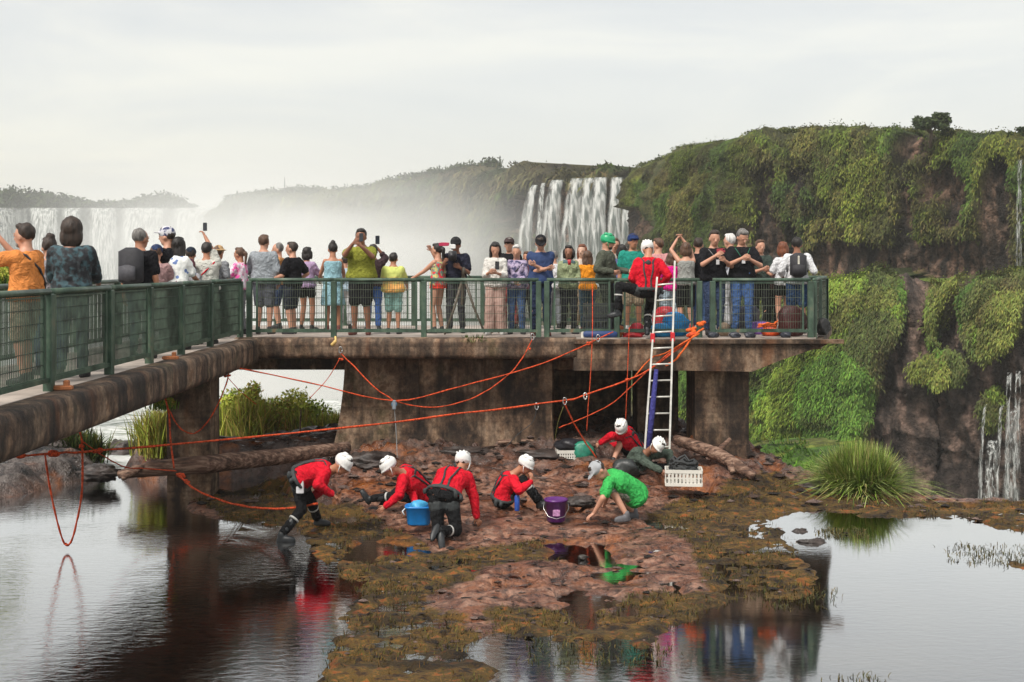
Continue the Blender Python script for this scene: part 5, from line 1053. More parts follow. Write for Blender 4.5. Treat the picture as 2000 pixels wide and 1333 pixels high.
# on hands and knees seen from behind
wk('person in red on hands and knees seen from behind next to the blue bin', 1.08, P(866, 972, 17.4), P(893, 925, 17.85), P(904, 905, 18.05), (.35, .8, -.5), P(842, 990, 18.3), P(934, 1026, 17.75), P(862, 1050, 16.85), P(852, 1036, 16.95), (1, -.2, -.1), hip=(1, 0, 0),
   hup=(.1, .5, .85), elbR=(.8, .1, -.1), elbL=(-1, 0, -.2), kneeR=(.6, .8, -.25), kneeL=(-.15, .9, -.6), fdL=(.1, -.35, -.9), fdR=(-.3, -.6, -.7), fuL=(0, 1, -.3), fuR=(0, 1, -.3), hdR=(.4, .1, -.8), pnR=(0, .8, -.5), bulge=(-.02, -.05, .08))
# sitting, facing right, hands at the mouth
wk('person in red sitting on the rock, both hands at the face, beside a blue bottle', 1.02, P(982, 977, 19.3), P(1003, 927, 19.25), P(1026, 910, 19.2), (.85, -.25, -.5), P(1036, 938, 19.35), P(1037, 941, 19.0), P(1058, 980, 19.5), P(1052, 982, 19.2), (.2, -1, 0), hip=(.25, -1, 0),
   hup=(.3, 0, 1), elbpR=P(1014, 962, 18.8), elbpL=P(1018, 962, 19.6), kneeR=(.1, 0, 1), kneeL=(.1, 0, 1), fdL=(1, 0, .3), fdR=(1, 0, .3), hdL=(.2, -.3, 1), hdR=(.1, .3, 1), bulge=(-.06, 0, .02))
# squatting in shorts by the green bag
wk('person in red and black shorts squatting behind the green net bag, head down', 1.04, P(1243, 890, 22.3), P(1215, 845, 22.0), P(1214, 836, 21.75), (-.35, -.55, -.75), P(1172, 866, 21.8), P(1185, 872, 22.5), P(1198, 900, 21.7), P(1262, 898, 22.6), (.5, .85, 0), hip=(.5, .8, 0),
   hup=(-.2, -.6, .8), elbpL=P(1183, 850, 21.5), elbR=(-.3, .4, -1), kneeL=(-.4, -.2, 1), kneeR=(-.3, .3, 1), bottom=('shorts', blk), boots=None, fdL=(-.7, -.6, 0), fdR=(-.7, -.3, 0), skin='light', bulge=(.03, 0, .07))
# olive jacket, beside the ladder foot
wk('person in a dark olive jacket and white helmet kneeling between ladder and white crate', 1.02, P(1240, 918, 21.0), P(1262, 886, 20.9), P(1282, 872, 20.75), (.1, -.75, -.5), P(1296, 922, 20.5), P(1310, 915, 20.9), P(1238, 930, 21.3), P(1262, 932, 21.2), (.9, .4, 0), hip=(.8, .5, 0),
   hup=(.5, .2, .9), elbR=(1, .2, .2), elbL=(-.2, -.6, -.4), kneeL=(-.1, -1, .5), kneeR=(.7, -.6, .5), top=('jacket', 'long', fabric((.075, .10, .08))), fdL=(-.4, .7, -.1), fdR=(-.2, .8, -.2), skin='brown', bulge=(-.05, 0, .06))
# green shirt, squatting, facing left
wk('person in a bright green t-shirt and grey cap squatting with hands on wet rock', 1.05, P(1243, 968, 18.55), P(1185, 936, 18.3), P(1170, 920, 18.15), (-.55, -.3, -.85), P(1160, 1003, 18.05), P(1180, 985, 18.9), P(1224, 1006, 18.15), P(1240, 1000, 18.9), (.25, .95, 0), hip=(.3, .95, 0),
   hup=(-.5, 0, .8), elbpL=P(1176, 975, 18.0), elbR=(-.3, .3, -1), kneeL=(-1, -.2, .8), kneeR=(-1, .2, .6), top=('shirt', 'short', fabric((.05, .46, .10))), bottom=('shorts', pattern('mott', (.35, .33, .28), (.06, .12, .07), (.4, .38, .33))), hat=('cap', cmat('cap_grey', (.38, .40, .42), .7)),
   harness=None, boots=None, tuck=False, shoe=cmat('shoe_grey', (.12, .12, .13), .6), fdL=(-.9, -.4, 0), fdR=(-1, -.1, 0), skin='light', bulge=(.02, 0, .11), hdL=(-.8, -.2, -.5), pnL=(0, 0, -1))
# dark sleeve of the green shirt wearer is a glove-like arm guard
# climbing over the rail at the ladder head
wk('person in red with white helmet climbing over the railing to the ladder', 1.06, P(1266, 570, 22.05), P(1266, 503, 22.1), P(1265, 488, 22.2), (-.15, .75, -.6), P(1246, 556, 22.3), P(1294, 556, 22.15), P(1206, 608, 21.9), P(1264, 645, 22.1), (1, -.1, 0),
   hup=(-.1, .5, .8), elbL=(-.5, -.2, -1), elbR=(.5, -.2, -1), kneeL=(-.6, -.1, 1), kneeR=(.0, .3, 0), fdL=(-1, .2, -.2), fdR=(.1, .9, 0), bulge=(0, -.05, 0))['root']['group'] = 'rescue crew working on the rock shelf'

# ---------------------------------------------------------------- crates, bins, bags
def crate(label, c, sz, col, ang=0, fill=None, group=None, name='crate'):
    c = V(c); e = empty(name, c); e.rotation_euler.z = R(ang); tag(e, label, name.replace('_', ' '), group); w, d_, h = sz; mt = cmat('plastic_'+name, col, .4, var=.1, scale=3)
    g = G(); g.box((0, 0, .012), (w, d_, .02)); 
    for z, hh in ((.03, .05), (h-.03, .055)):
        g.box((0, -d_/2, z), (w, .022, hh)); g.box((0, d_/2, z), (w, .022, hh)); g.box((-w/2, 0, z), (.022, d_-.022, hh)); g.box((w/2, 0, z), (.022, d_-.022, hh))
    g.put('frame', mt, e)
    for sy in (-1, 1):
        g = G()
        for i in range(9): x = (-.5+(i+.5)/9)*(w-.05); g.box((x, sy*d_/2, h/2), (w/9*.5, .014, h-.11))
        g.box((0, sy*d_/2, h*.5), (w-.03, .012, .02)); g.put('slatted_side', mt, e)
    for sx in (-1, 1):
        g = G()
        for i in range(6): y = (-.5+(i+.5)/6)*(d_-.05); g.box((sx*w/2, y, h/2), (.014, d_/6*.5, h-.11))
        g.put('slatted_end', mt, e)
    return e
def lump(name, label, c, rx, ry, rz, mat, cat=None, seed=0, group=None, parts=None, parent=None):
    """soft crumpled bag"""
    g = G(); rng = random.Random(seed); n = 18; k = 11; rg = []
    for i in range(k):
        f = -math.pi/2+math.pi*(i+.4)/(k-.2); r = []
        for j in range(n):
            a = 2*math.pi*j/n; q = .92+.17*math.sin(a*3+seed+i*.7)+.13*math.sin(a*7+i*1.3+seed*2)+rng.uniform(-.12, .12); z = max(math.sin(f), -.8)
            r.append(V((rx*q*math.cos(a)*math.cos(f)**.7, ry*q*math.sin(a)*math.cos(f)**.7, rz*(z+.8)/1.0)))
        rg.append(r)
    g.loft(rg); o = g.put(name, mat, parent, True); o.location = c
    if not parent: tag(o, label, cat or name.replace('_', ' '), group)
    if parts: parts(o)
    return o
tarp = lambda c: cmat('slick_fabric', c, .4, var=.3, scale=12, bmp=.5)
CW = (.72, .70, .64)
p = P(1335, 947, 19.9); crate('white slatted crate with ropes heaped in it in front of the driftwood', p, (.58, .38, .27), CW, -6)
def coil(name, label, c, r, mat, n=4, cat='rope', th=.018, seed=0, fl=.5, group=None):
    rg = random.Random(seed); pts = []
    for i in range(n*14):
        a = i/14*2*math.pi; q = r*(1+rg.uniform(-.12, .12)+.1*math.sin(i*.37)); pts.append(V(c)+V((q*math.cos(a), q*math.sin(a)*.8, abs(rg.gauss(0, 1))*r*fl*.3+i/(n*14)*r*fl)))
    g = G(); g.tube([x-V(c) for x in pts], th, 6); o = g.put(name, mat, None, True); o.location = c; tag(o, label, cat, group); return o
BR = cmat('black_rope', (.03, .033, .035), .7); OR = None
coil('rope', 'dark rope heap overflowing the white crate by the driftwood', p+V((0, 0, .17)), .20, BR, 9, th=.022, seed=3, fl=.9)
p2 = P(1110, 899, 22.0); crate('white slatted crate with black bag on top beside the green net bag', p2, (.42, .34, .2), CW, 4)
lump('black_bag', 'crumpled black bag lying on the white crate by the wall', p2+V((.02, 0, .19)), .24, .17, .11, tarp((.02, .02, .025)), 'bag', 2)
lump('net_bag', 'green net bag standing between crate and squatting rescuer', P(1140, 905, 21.9), .19, .15, .22, tarp((.02, .20, .13)), 'bag', 5)
lump('equipment_bag', 'black equipment bag behind the olive jacket rescuer', P(1222, 930, 20.6), .22, .16, .16, tarp((.03, .035, .035)), 'bag', 6)
lump('grey_bag', 'small grey bag lying on the rock near the olive jacket rescuer', P(1095, 885, 22.4), .15, .12, .07, tarp((.1, .1, .11)), 'bag', 9)
# blue bin
c = P(818, 1024, 17.8); c.z = max(c.z, gz(c.x, c.y)); e = empty('blue_bin', c); tag(e, 'bright blue plastic bin with blue bag inside, beside the kneeling rescuer', 'bin'); mb = cmat('plastic_blue', (.01, .22, .62), .35, var=.2)
g = G(); R_ = []
for z, f_ in ((0, .80), (.02, .86), (.24, .98), (.25, 1.06), (.275, 1.06), (.275, .96), (.06, .8)):
    R_.append([V((.19*f_*(abs(math.cos(a))**.5)*math.copysign(1, math.cos(a)), .15*f_*(abs(math.sin(a))**.5)*math.copysign(1, math.sin(a)), z)) for a in (2*math.pi*j/24 for j in range(24))])
g.loft(R_); g.put('tub', mb, e, True)
G().tube([(-.18, -.05, .25), (-.23, -.08, .2), (-.2, -.1, .15)], .012, 6).put('handle', cmat('handle_white', (.6, .65, .7), .4), e, True)
G().tube([(.18, -.05, .25), (.23, -.08, .22), (.2, -.1, .17)], .012, 6).put('handle', cmat('handle_white', (.6, .65, .7), .4), e, True)
lump('plastic_bag', 'light blue plastic bag bulging out of the blue bin', c+V((0, 0, .15)), .15, .12, .11, tarp((.05, .35, .62)), 'bag', 3)
# purple bucket
c = P(1086, 1018, 18.4); e = empty('purple_bucket', c); tag(e, 'translucent purple bucket standing on the rock between two crouching people', 'bucket'); mp_ = cmat('plastic_purple', (.10, .018, .16), .3, var=.3)
g = G(); R_ = []
for z, r in ((0, .125), (.01, .135), (.30, .165), (.305, .178), (.335, .178), (.335, .158), (.05, .125)): R_.append([V((r*math.cos(a), r*math.sin(a), z)) for a in (2*math.pi*j/28 for j in range(28))])
g.loft(R_); tb_ = g.put('tub', mp_, e, True)
G().tube([(-.172, 0, .30), (-.19, -.05, .2), (-.12, -.16, .10), (0, -.2, .07), (.12, -.16, .1), (.19, -.05, .2), (.172, 0, .30)], .005, 6).put('handle', cmat('wire_steel', (.5, .5, .5), .3, 1), e, True)
G().box((.0, -.158, .15), (.11, .012, .10), bev=.005).put('sticker', cmat('sticker_pink', (.45, .22, .42), .5, var=.5, scale=30), tb_)
# bottle
c = P(1010, 998, 18.9); e = empty('bottle', c); tag(e, 'slim blue drinking bottle standing beside the sitting rescuer', 'bottle')
g = G(); g.loft([[V((r*math.cos(a), r*math.sin(a), z)) for a in (2*math.pi*j/16 for j in range(16))] for z, r in ((0, .035), (.01, .04), (.22, .04), (.25, .02))]); g.put('body', cmat('bottle_blue', (.03, .10, .45), .25), e, True)
g = G(); g.loft([[V((r*math.cos(a), r*math.sin(a), z)) for a in (2*math.pi*j/12 for j in range(12))] for z, r in ((.25, .024), (.29, .022))]); g.put('cap', cmat('cap_black', (.02, .02, .03), .4), e, True)
c = P(1124, 1100, 16.0); lump('stone', 'small dark stone in the orange puddle', P(1138, 1093, GD(1093)), .07, .05, .035, cmat('stone_dark', (.04, .035, .03), .5), 'stone', 4)
# driftwood
def logob(label, pts, rad, seed=0, name='driftwood', mat=None, cat='log'):
    g = G(); rg = random.Random(seed); P_ = [V(q) for q in pts]; fine = []; rr_ = []
    for i in range(len(P_)-1):
        for k in range(6): t = k/6; fine.append(P_[i].lerp(P_[i+1], t)+V((rg.gauss(0, .002), rg.gauss(0, .002), rg.gauss(0, .004)))); rr_.append((rad[i]*(1-t)+rad[i+1]*t)*(1+rg.gauss(0, .006)))
    fine.append(P_[-1]); rr_.append(rad[-1]); o_ = fine[0].copy(); g.tube([q-o_ for q in fine], rr_, 9); o = g.put(name, mat or M['wood'], None, True); o.location = o_; tag(o, label, cat); return o
m, N, L, b = newmat('weathered_wood'); n = noise(N, L, 2.5, 8, sx=(1, 7, 7), rough=.65); r = ramp(N, [(.36, (.03, .017, .012)), (.50, (.14, .075, .05)), (.62, (.32, .21, .15))]); L.new(n.outputs[0], r.inputs[0]); L.new(r.outputs[0], b.inputs['Base Color']); b.inputs['Roughness'].default_value = .85; bump(N, L, b, n.outputs[0], .8, .03); M['wood'] = m
logob('pale broken driftwood trunk leaning down beside the end pillar', [P(1318, 858, 21.9), P(1360, 872, 21.6), P(1405, 888, 21.3), P(1440, 910, 21.0), P(1472, 932, 20.8)], [.09, .11, .12, .11, .07], 2)
logob('short stub branch standing up from the driftwood trunk', [P(1396, 888, 21.3), P(1412, 872, 21.4), P(1426, 858, 21.5)], [.06, .05, .035], 3)
logob('small split wood piece under the end of the driftwood', [P(1424, 905, 20.9), P(1432, 925, 20.8)], [.05, .06], 4)
logob('long thin dead branch lying along the foot of the wall', [P(770, 893, 22.5), P(860, 885, 22.5), P(960, 872, 22.6), P(1065, 862, 22.6)], [.012, .014, .014, .01], 5)
logob('chunky pale wood block against the wall foot near its pilaster', [P(972, 864, 22.5), P(1000, 862, 22.5)], [.045, .04], 6)
logob('second pale wood block at the wall foot', [P(1018, 862, 22.5), P(1042, 863, 22.5)], [.045, .04], 7)
logob('reddish fallen trunk lying on the ledge in front of the near pier', [P(232, 928, 20.0), P(300, 915, 20.0), P(400, 908, 20.0), P(540, 893, 20.8), P(680, 874, 21.8)], [.07, .13, .15, .14, .10], 8)
logob('dark jagged branch stub at the ledge end by the near pier', [P(238, 935, 19.7), P(275, 915, 19.9), P(312, 898, 20.1)], [.05, .04, .02], 9)
logob('thin bare stick among the bushes under the bridge', [P(588, 880, 24), P(586, 840, 24), P(588, 800, 24)], [.02, .02, .012], 10)
# boulders
def boulder(label, c, rx, ry, rz, seed, mat=None):
    g = G(); k = 22; n = 36; rg = []
    for i in range(k):
        f = -math.pi/2+math.pi*(i+.3)/(k-.4); row_ = []
        for j in range(n):
            a = 2*math.pi*j/n; x, y, z = math.cos(a)*math.cos(f), math.sin(a)*math.cos(f), math.sin(f)
            q = 1+.5*float(fbm(np.array([x*1.8+seed+z]), np.array([y*1.8+z*2.1]), seed, 4)[0])+.22*float(fbm(np.array([x*6+seed]), np.array([y*6+z*5]), seed, 2)[0]); row_.append(V((rx*x*q, ry*y*q, rz*z*q)))
        rg.append(row_)
    g.loft(rg); o = g.put('boulder', mat or M['stone'], None, True); o.location = c; return tag(o, label, 'rock')
M['stone'] = cmat('wet_dark_stone', (.045, .034, .030), .5, var=.8, scale=7, bmp=1)
boulder('pointed grey rock in the white water seen under the walkway', P(240, 888, 25.5), .42, .4, .30, 1)
boulder('dark wet boulder at the water edge left of the ledge', P(195, 925, 21.5), .35, .3, .14, 3)
boulder('black rock lump at the rim of the large pool', P(1590, 1062, 17.2), .2, .10, .07, 4)
boulder('second black rock lump at the rim of the large pool', P(1562, 1042, 17.9), .12, .08, .06, 5)
boulder('dark rock on the far lip beside the grass tussock', P(1600, 955, 20.9), .45, .3, .14, 6)
boulder('dark rock behind the two crouching people in the middle', P(860, 985, 20.2), .5, .3, .16, 7)
boulder('grey pitted rock between purple bucket and green shirt', P(1130, 978, 19.2), .28, .2, .08, 8)
boulder('brown rock step below the wall', P(720, 905, 21.6), .5, .35, .17, 9)
boulder('broad dark rock at the wall corner', P(900, 885, 22.3), .7, .35, .14, 10)
boulder('brown rock hump between helmets and wall', P(1060, 890, 22.2), .6, .4, .12, 11)
# ---------------------------------------------------------------- ladder
a0, b0 = P(1258, 893, 21.0), P(1283, 545, 21.8); a1, b1 = P(1307, 893, 21.0), P(1317, 542, 21.8)
e = empty('ladder', a0); tag(e, 'long white aluminium ladder leaning on the platform railing', 'ladder'); al = cmat('white_aluminium', (.62, .61, .56), .35, .2)
G().bar((0, 0, 0), b0-a0+(b0-a0).normalized()*.03, .045, .03).put('side_rail', al, e); G().bar(a1-a0, b1-a0+(b1-a1).normalized()*.3, .045, .03).put('side_rail', al, e)
for i in range(11):
    t = (i+.6)/11; G().tube([a0.lerp(b0, t)-a0, a1.lerp(b1, t)-a0], .016, 7).put('rung', al, e, True)
for q, w_ in ((a0, b0), (a1, b1)):
    t = .66; G().box(q.lerp(w_, t)-a0, (.075, .06, .16), bev=.01).put('red_clamp', cmat('clamp_red', (.6, .02, .03), .5), e)
p0, p1 = P(1266, 882, 21.0), P(1282, 722, 21.3)
o = G().tube([V(), (p1-p0)*.5, p1-p0], [.045, .05, .035], 8).put('rope_sleeve', fabric((.05, .05, .22)), None, True); o.location = p0; tag(o, 'long dark blue sleeve hanging down along the ladder', 'rope sleeve')
# ---------------------------------------------------------------- ropes
OR = cmat('orange_rope', (.62, .085, .03), .85, var=.6, scale=30, bmp=.9, spec=.15); OR2 = cmat('bright_orange_rope', (.75, .13, .03), .85, var=.5, scale=30, bmp=.9, spec=.15); GRY = cmat('grey_rope', (.25, .27, .28), .6)
def sm(pts, k=5):
    out_ = []; n = len(pts)
    for i in range(n-1):
        p0, p1, p2, p3 = pts[max(i-1, 0)], pts[i], pts[i+1], pts[min(i+2, n-1)]
        for j in range(k):
            t = j/k; out_.append(.5*((2*p1)+(p2-p0)*t+(2*p0-5*p1+4*p2-p3)*t*t+(3*p1-p0-3*p2+p3)*t**3))
    return out_+[pts[-1]]
RG = 'orange ropes rigged below the bridge'
def rope(label, pts, r=.014, mat=None, k=5, group=RG, knots=()):
    q = sm([P(*a) for a in pts], k); g = G(); o_ = q[0].copy(); rg = random.Random(len(label)); r *= .8; g.tube([x-o_+V((0, 0, rg.gauss(0, r*.25))) for x in q], [r*(1+.2*math.sin(i*2.1)) for i in range(len(q))], 6)
    for (u, v, D, kr) in knots:
        c = P(u, v, D)-o_
        for _ in range(5): g.ell(c+V((rg.gauss(0, .6), rg.gauss(0, .3), rg.gauss(0, .4)))*kr, V((1, 0, .2))*kr, V((0, 1, 0))*kr*.6, V((-.2, 0, 1))*kr*.6, 8, 5)
    o = g.put('rope', mat or OR, None, True); o.location = o_; return tag(o, label, 'rope', group)
MR = [(20, 893, 15.6), (110, 886, 16.1), (200, 880, 16.5), (430, 860, 17.8), (700, 833, 19.2), (900, 808, 20.2), (1100, 783, 21.1), (1145, 771, 21.3), (1250, 733, 21.6), (1310, 692, 21.7), (1368, 645, 21.8)]
rope('main orange rope stretched all the way across in front of the wall', MR, .019, k=4, knots=[(40, 892, 15.7, .05), (100, 886, 16.05, .055), (190, 882, 16.5, .04), (1350, 655, 21.75, .07), (1225, 742, 21.5, .03)])
rope('upper orange rope dipping to the blue pulley and rising to the fascia carabiner', [(372, 700, 20.2), (435, 713, 20.4), (600, 747, 20.9), (770, 783, 21.3), (900, 755, 21.5), (1040, 717, 21.6), (1120, 685, 21.7), (1198, 648, 21.8)], .014, knots=[(436, 714, 20.4, .05), (1150, 672, 21.7, .03)])
rope('orange rope from the carabiner under the beam to the blue pulley', [(665, 690, 21.6), (700, 725, 21.4), (735, 760, 21.3), (770, 783, 21.3)], .014, knots=[(665, 702, 21.6, .028)])
rope('thin orange rope slanting down behind the bush from the beam carabiner', [(664, 700, 21.8), (640, 740, 21.9), (605, 778, 22)], .009)
rope('sagging orange rope loop from the pulley up to the railing post carabiner', [(770, 783, 21.35), (810, 793, 21.4), (860, 795, 21.5), (930, 775, 21.5), (990, 735, 21.6), (1020, 700, 21.7), (1040, 662, 21.75)], .012, knots=[(1034, 682, 21.7, .02)])
rope('orange rope loop hanging in front of the bright water near the picture edge', [(143, 822, 17.0), (158, 850, 16.9), (161, 890, 16.8), (160, 960, 16.7), (150, 1020, 16.7), (138, 1060, 16.7), (126, 1062, 16.7), (112, 1020, 16.6), (97, 950, 16.5), (88, 888, 16.3)], .017, knots=[(150, 835, 17, .04), (160, 872, 16.8, .03), (131, 1063, 16.7, .02)])
rope('vertical orange rope down the near pier side', [(320, 768, 19.6), (330, 810, 19.5), (333, 860, 19.5), (340, 915, 19.4)], .017)
rope('orange rope loop swinging in front of the near pier', [(440, 716, 20.1), (446, 735, 20.1), (430, 780, 20.0), (405, 825, 19.9), (378, 847, 19.9), (350, 835, 19.8), (330, 800, 19.7)], .014, knots=[(444, 735, 20.1, .03)])
rope('thin orange rope trailing from the pier knot into the bushes', [(445, 738, 20.2), (470, 765, 20.5), (500, 790, 21)], .008)
rope('thick orange rope from the fallen trunk to the bending rescuer', [(345, 926, 19.2), (385, 958, 18.9), (440, 981, 18.6), (500, 992, 18.2), (560, 994, 17.8), (620, 984, 17.5)], .02, knots=[(352, 930, 19.2, .05), (365, 940, 19.1, .035)])
rope('thin red rope sloping to the fallen trunk from the main rope', [(160, 862, 17), (200, 890, 17.5), (245, 913, 18.6), (285, 916, 19.3), (345, 920, 19.3)], .012)
rope('orange rope from the carabiner down to the green net bag', [(1102, 787, 21.1), (1120, 825, 21.3), (1142, 862, 21.5), (1165, 895, 21.6)], .018)
rope('vertical red rope hanging from the railing beside the fascia carabiner', [(1157, 556, 22.2), (1157, 650, 21.75), (1153, 740, 21.7), (1149, 790, 21.7), (1146, 842, 21.7)], .010)
rope('thin vertical orange rope above the squatting rescuer', [(1229, 640, 21.8), (1226, 720, 21.8), (1222, 822, 21.8)], .009)
rope('lower orange rope fanning out from the platform knot to the dark recess', [(1366, 650, 21.8), (1320, 680, 21.7), (1262, 728, 21.8), (1200, 785, 22.0), (1150, 812, 22.1), (1092, 836, 22.2)], .012)
rope('second orange rope of the fan crossing the ladder', [(1366, 652, 21.7), (1300, 690, 21.6), (1272, 700, 21.6), (1240, 735, 21.6)], .015, OR2)
rope('bright orange rope bundle tied at the fan point under the lanyard men', [(1374, 642, 21.8), (1352, 660, 21.7), (1322, 700, 21.6), (1300, 715, 21.6)], .024, OR2, knots=[(1372, 634, 22.2, .055), (1352, 645, 21.9, .06)])
rope('grey cable hanging straight down from the blue pulley', [(770, 792, 21.3), (774, 850, 21.2), (776, 895, 21.1)], .008, GRY, group=None)
rope('dark rope hanging slack from the main rope carabiner', [(1048, 798, 21), (1040, 825, 21), (1010, 850, 21), (985, 878, 21)], .008, BR, group=None)
rope('yellow green rope hanging by the wall pilaster', [(1100, 795, 21.6), (1090, 825, 21.8), (1084, 858, 22)], .007, cmat('yellow_rope', (.2, .2, .05), .7), group=None)
coil('rope', 'coiled orange rope hung on the platform end beside the dark bag', P(1500, 642, 22.2)+V((0, 0, .0)), .16, OR2, 3, th=.014, seed=4)
def carabiner(label, u, v, D, s=1.0, col=(.4, .4, .4)):
    c = P(u, v, D); pts = [V((.028*math.cos(a)*s*.85, 0, .055*math.sin(a)*s*.85)) for a in (2*math.pi*j/14 for j in range(15))]
    o = G().tube(pts, .008*s, 6).put('carabiner', cmat('steel', col, .3, .9), None, True); o.location = c; return tag(o, label, 'carabiner', 'carabiners on the ropes')
carabiner('steel carabiner hanging below the beam above the dark bridge opening', 665, 684, 21.55, 1.2); carabiner('steel carabiner at the foot of the middle railing post', 1040, 658, 21.6, 1.2)
carabiner('steel carabiner on the main rope with the slack dark rope', 1048, 794, 20.95, 1.2); carabiner('steel carabiner where the main rope meets the net bag rope', 1103, 784, 21.05, 1.3)
carabiner('steel carabiner on the taut rope in front of the fascia', 1168, 661, 21.65, 1.3); carabiner('white carabiner dangling on the fascia side of the main rope', 1143, 774, 21.2, 1.2, (.75, .75, .72))
carabiner('small carabiner at the top of the loop near the picture edge', 141, 812, 17.0, 1.1); carabiner('small carabiner above the bright sprig on the beam', 319, 742, 19.9, 1.1); carabiner('carabiner on the red strap knot under the corner', 436, 702, 20.4, 1.0)
p = P(770, 790, 21.25); e = empty('pulley', p); tag(e, 'blue pulley block in the middle of the crossing ropes', 'pulley')
g = G(); g.loft([[V((.05*math.cos(a), y, .05*math.sin(a))) for a in (2*math.pi*j/16 for j in range(16))] for y in (-.025, .025)]); g.put('wheel', cmat('pulley_blue', (.12, .25, .38), .35, .4), e, True); G().box((0, 0, -.01), (.06, .07, .16), bev=.01).put('side_plate', cmat('pulley_plate', (.3, .36, .42), .3, .6), e)
# yellow tie straps on the post feet
for u, v, v2, D, lb in ((484, 672, 712, 21.85, 'long frayed yellow strap hanging at the corner post foot'), (655, 658, 676, 21.8, 'short yellow strap at the foot of the second platform post')):
    a_, b_ = P(u, v, D), P(u-8, v2, D-.05); g = G(); m_ = (a_+b_)/2+V((.04, -.03, 0)); g.tube(sm([V(), m_-a_, b_-a_]), [.02]*5+[.035]*5+[.01], 6); o = g.put('strap', cmat('strap_yellow', (.62, .42, .14), .7, var=.4), None, True); o.location = a_; tag(o, lb, 'strap')
# rusty orange brackets and red strap on the near beam
for u, v, D, lb in ((82, 782, 13.05, 'rusty bracket at the foot of the near walkway post'), (285, 722, 17.2, 'rusty bracket between beam and walkway railing in mid walkway')):
    o = G().box((0, 0, 0), (.22, .10, .05), bev=.01).box((.05, 0, .04), (.05, .08, .08), bev=.008).put('bracket', cmat('rust', (.36, .13, .05), .8, var=.5, scale=12), None); c = P(u, v, D); c.x = -4.78; c.y = D; c.z = DK+.03; o.location = c; tag(o, lb, 'bracket')
# ---------------------------------------------------------------- things on the platform
def tripod_camera():
    b = P(905, 0, 23.6); b.z = DK; e = empty('camera_tripod', b); tag(e, 'camera tripod with splayed brown legs in front of the video camera person', 'tripod'); mt = cmat('tripod_dark', (.09, .07, .05), .5)
    for a in (-20, 100, 220): G().tube([(0, 0, 1.12), (math.cos(R(a))*.22, math.sin(R(a))*.22, .5), (math.cos(R(a))*.45, math.sin(R(a))*.45, .0)], [.03, .025, .018], 7).put('leg', mt, e, True)
    G().tube([(0, 0, 1.08), (0, 0, 1.28)], .035, 8).put('head', mt, e, True)
    G().tube([(0, 0, 1.22), (.18, .2, 1.05)], .012, 6).put('pan_handle', mt, e, True)
    c = P(884, 500, 23.55); e = empty('video_camera', c); tag(e, 'black video camera with white lamp and red screen on the tripod', 'video camera'); cb = cmat('camera_black', (.02, .02, .024), .45, scale=30)
    bd = G().box((0, 0, 0), (.15, .34, .19), bev=.02).put('body', cb, e, True); G().tube([(0, -.17, 0), (0, -.28, 0)], [.062, .07], 14).put('lens', cb, bd, True); G().box((0, -.02, .13), (.04, .26, .03), bev=.008).put('top_handle', cb, e)
    G().box((.0, -.12, .175), (.13, .04, .09), bev=.01).put('lamp', cmat('lamp_face', (.8, .8, .78), .3), bd); G().box((-.16, -.05, .22), (.20, .02, .07), bev=.006).put('flip_screen', cmat('screen_red', (.4, .02, .07), .35), bd)
tripod_camera()
def Dk(u, D): q = P(u, 0, D); q.z = DK; return q
lump('blue_bag', 'big bright blue dry bag on the platform behind the ladder', Dk(1318, 22.9), .25, .2, .25, tarp((.01, .28, .68)), 'bag', 11)
lump('blue_sack', 'smaller light blue sack lying low behind the ladder', Dk(1292, 22.65), .2, .14, .14, tarp((.03, .33, .68)), 'bag', 12)
lump('red_bag', 'red bag leaning on the big blue dry bag', Dk(1300, 23.3), .25, .18, .30, tarp((.42, .02, .03)), 'bag', 13)
lump('red_pouch', 'small red pouch on the deck under the climbing rescuer', Dk(1243, 22.75), .13, .1, .14, tarp((.5, .015, .04)), 'bag', 14)
lump('red_mat', 'flat red sack under the railing below the climbing rescuer', Dk(1238, 22.45), .2, .1, .06, tarp((.42, .02, .03)), 'bag', 15)
lump('orange_pouch', 'orange pouch on the deck beside the flat red sack', Dk(1207, 22.6), .11, .09, .12, tarp((.7, .2, .06)), 'bag', 16)
lump('dark_duffel', 'black and maroon duffel bag at the platform end', Dk(1545, 22.8), .26, .17, .32, tarp((.07, .01, .012)), 'bag', 17)
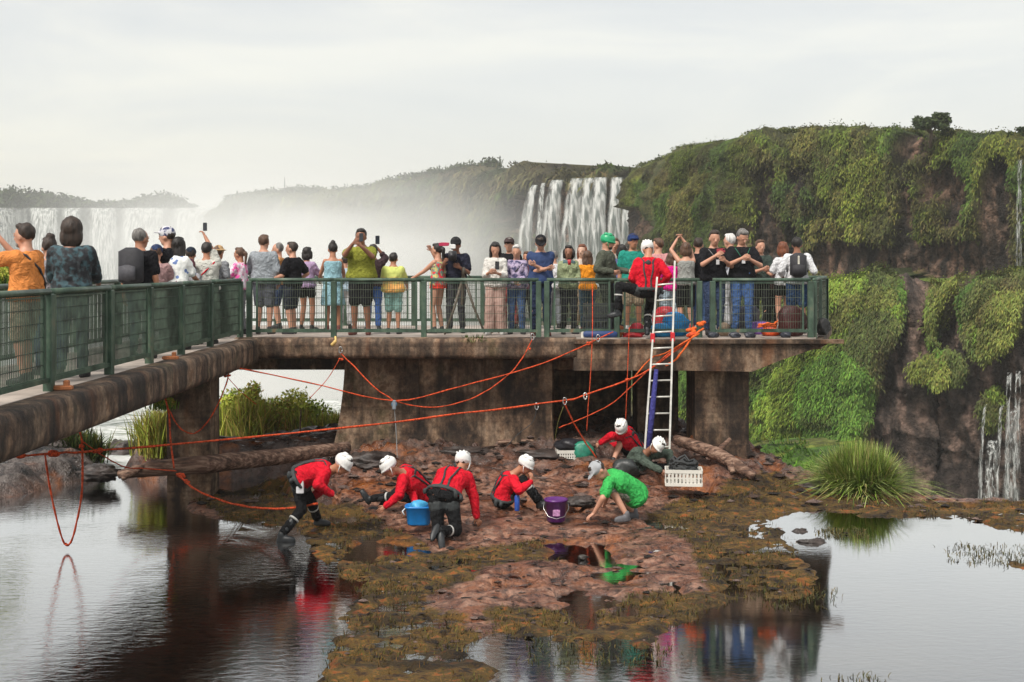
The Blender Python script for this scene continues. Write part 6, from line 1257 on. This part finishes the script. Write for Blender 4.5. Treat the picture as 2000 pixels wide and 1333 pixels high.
lump('orange_jacket', 'bright orange jacket dropped beside the duffel bag', Dk(1505, 22.9), .18, .12, .09, tarp((.8, .10, .02)), 'jacket', 18)
lump('purple_bag', 'purple bag lying behind the green lanyard man', Dk(1484, 23.4), .25, .14, .14, tarp((.22, .09, .42)), 'bag', 19)
lump('black_sack', 'black sack behind the green lanyard man feet', Dk(1462, 24.0), .25, .2, .30, tarp((.03, .03, .06)), 'bag', 20)
lump('beige_bag', 'beige and black bag between the two lanyard men', Dk(1414, 22.9), .10, .08, .14, tarp((.35, .25, .17)), 'bag', 21)
for i, (u, lb) in enumerate(((1392, 'smiling man side'), (1435, 'middle'), (1465, 'purple bag side'), (1535, 'duffel bag side'))):
    lump('pouch', 'flat dark pouch on the deck edge at the '+lb, Dk(u, 22.32), .10, .07, .06, tarp((.03, .035, .05)), 'pouch', 30+i, group='dark pouches along the deck edge')
lump('black_pack', 'black pack on the ledge outside the platform end railing', Dk(1608, 23.2), .12, .1, .18, tarp((.02, .02, .02)), 'bag', 23)
c = Dk(1172, 22.75); crate('dark stacking crate behind the front railing below the green helmet man', c, (.62, .40, .34), (.03, .035, .045), 0, name='dark_crate')
c = Dk(1172, 22.75)+V((0, 0, .35)); crate('second dark stacking crate topped on the first below the green helmet man', c, (.58, .38, .26), (.04, .045, .05), 2, name='dark_crate')
o = G().box((0, 0, .06), (.62, .2, .12), bev=.02).put('blue_mat', cmat('mat_blue', (.02, .05, .16), .6), None, True); o.location = Dk(1172, 22.42); tag(o, 'long dark navy roll on the deck edge in front of the dark crates', 'mat')
o = G().box((0, 0, .05), (.10, .10, .12), bev=.01).put('white_box', cmat('box_white', (.7, .68, .6), .6), None); o.location = Dk(1140, 22.42); tag(o, 'small white box on the deck edge next to the navy roll', 'box')
p = P(1112, 518, 23.1); g = G(); g.loft([[V((r*math.cos(a), r*math.sin(a), z)) for a in (2*math.pi*j/12 for j in range(12))] for z, r in ((0, .028), (.10, .036))]); o = g.put('cup', cmat('cup_red', (.5, .02, .03), .4), None, True); o.location = p; tag(o, 'red cup held by the hooded person in pale green', 'cup')
finish_remesh()
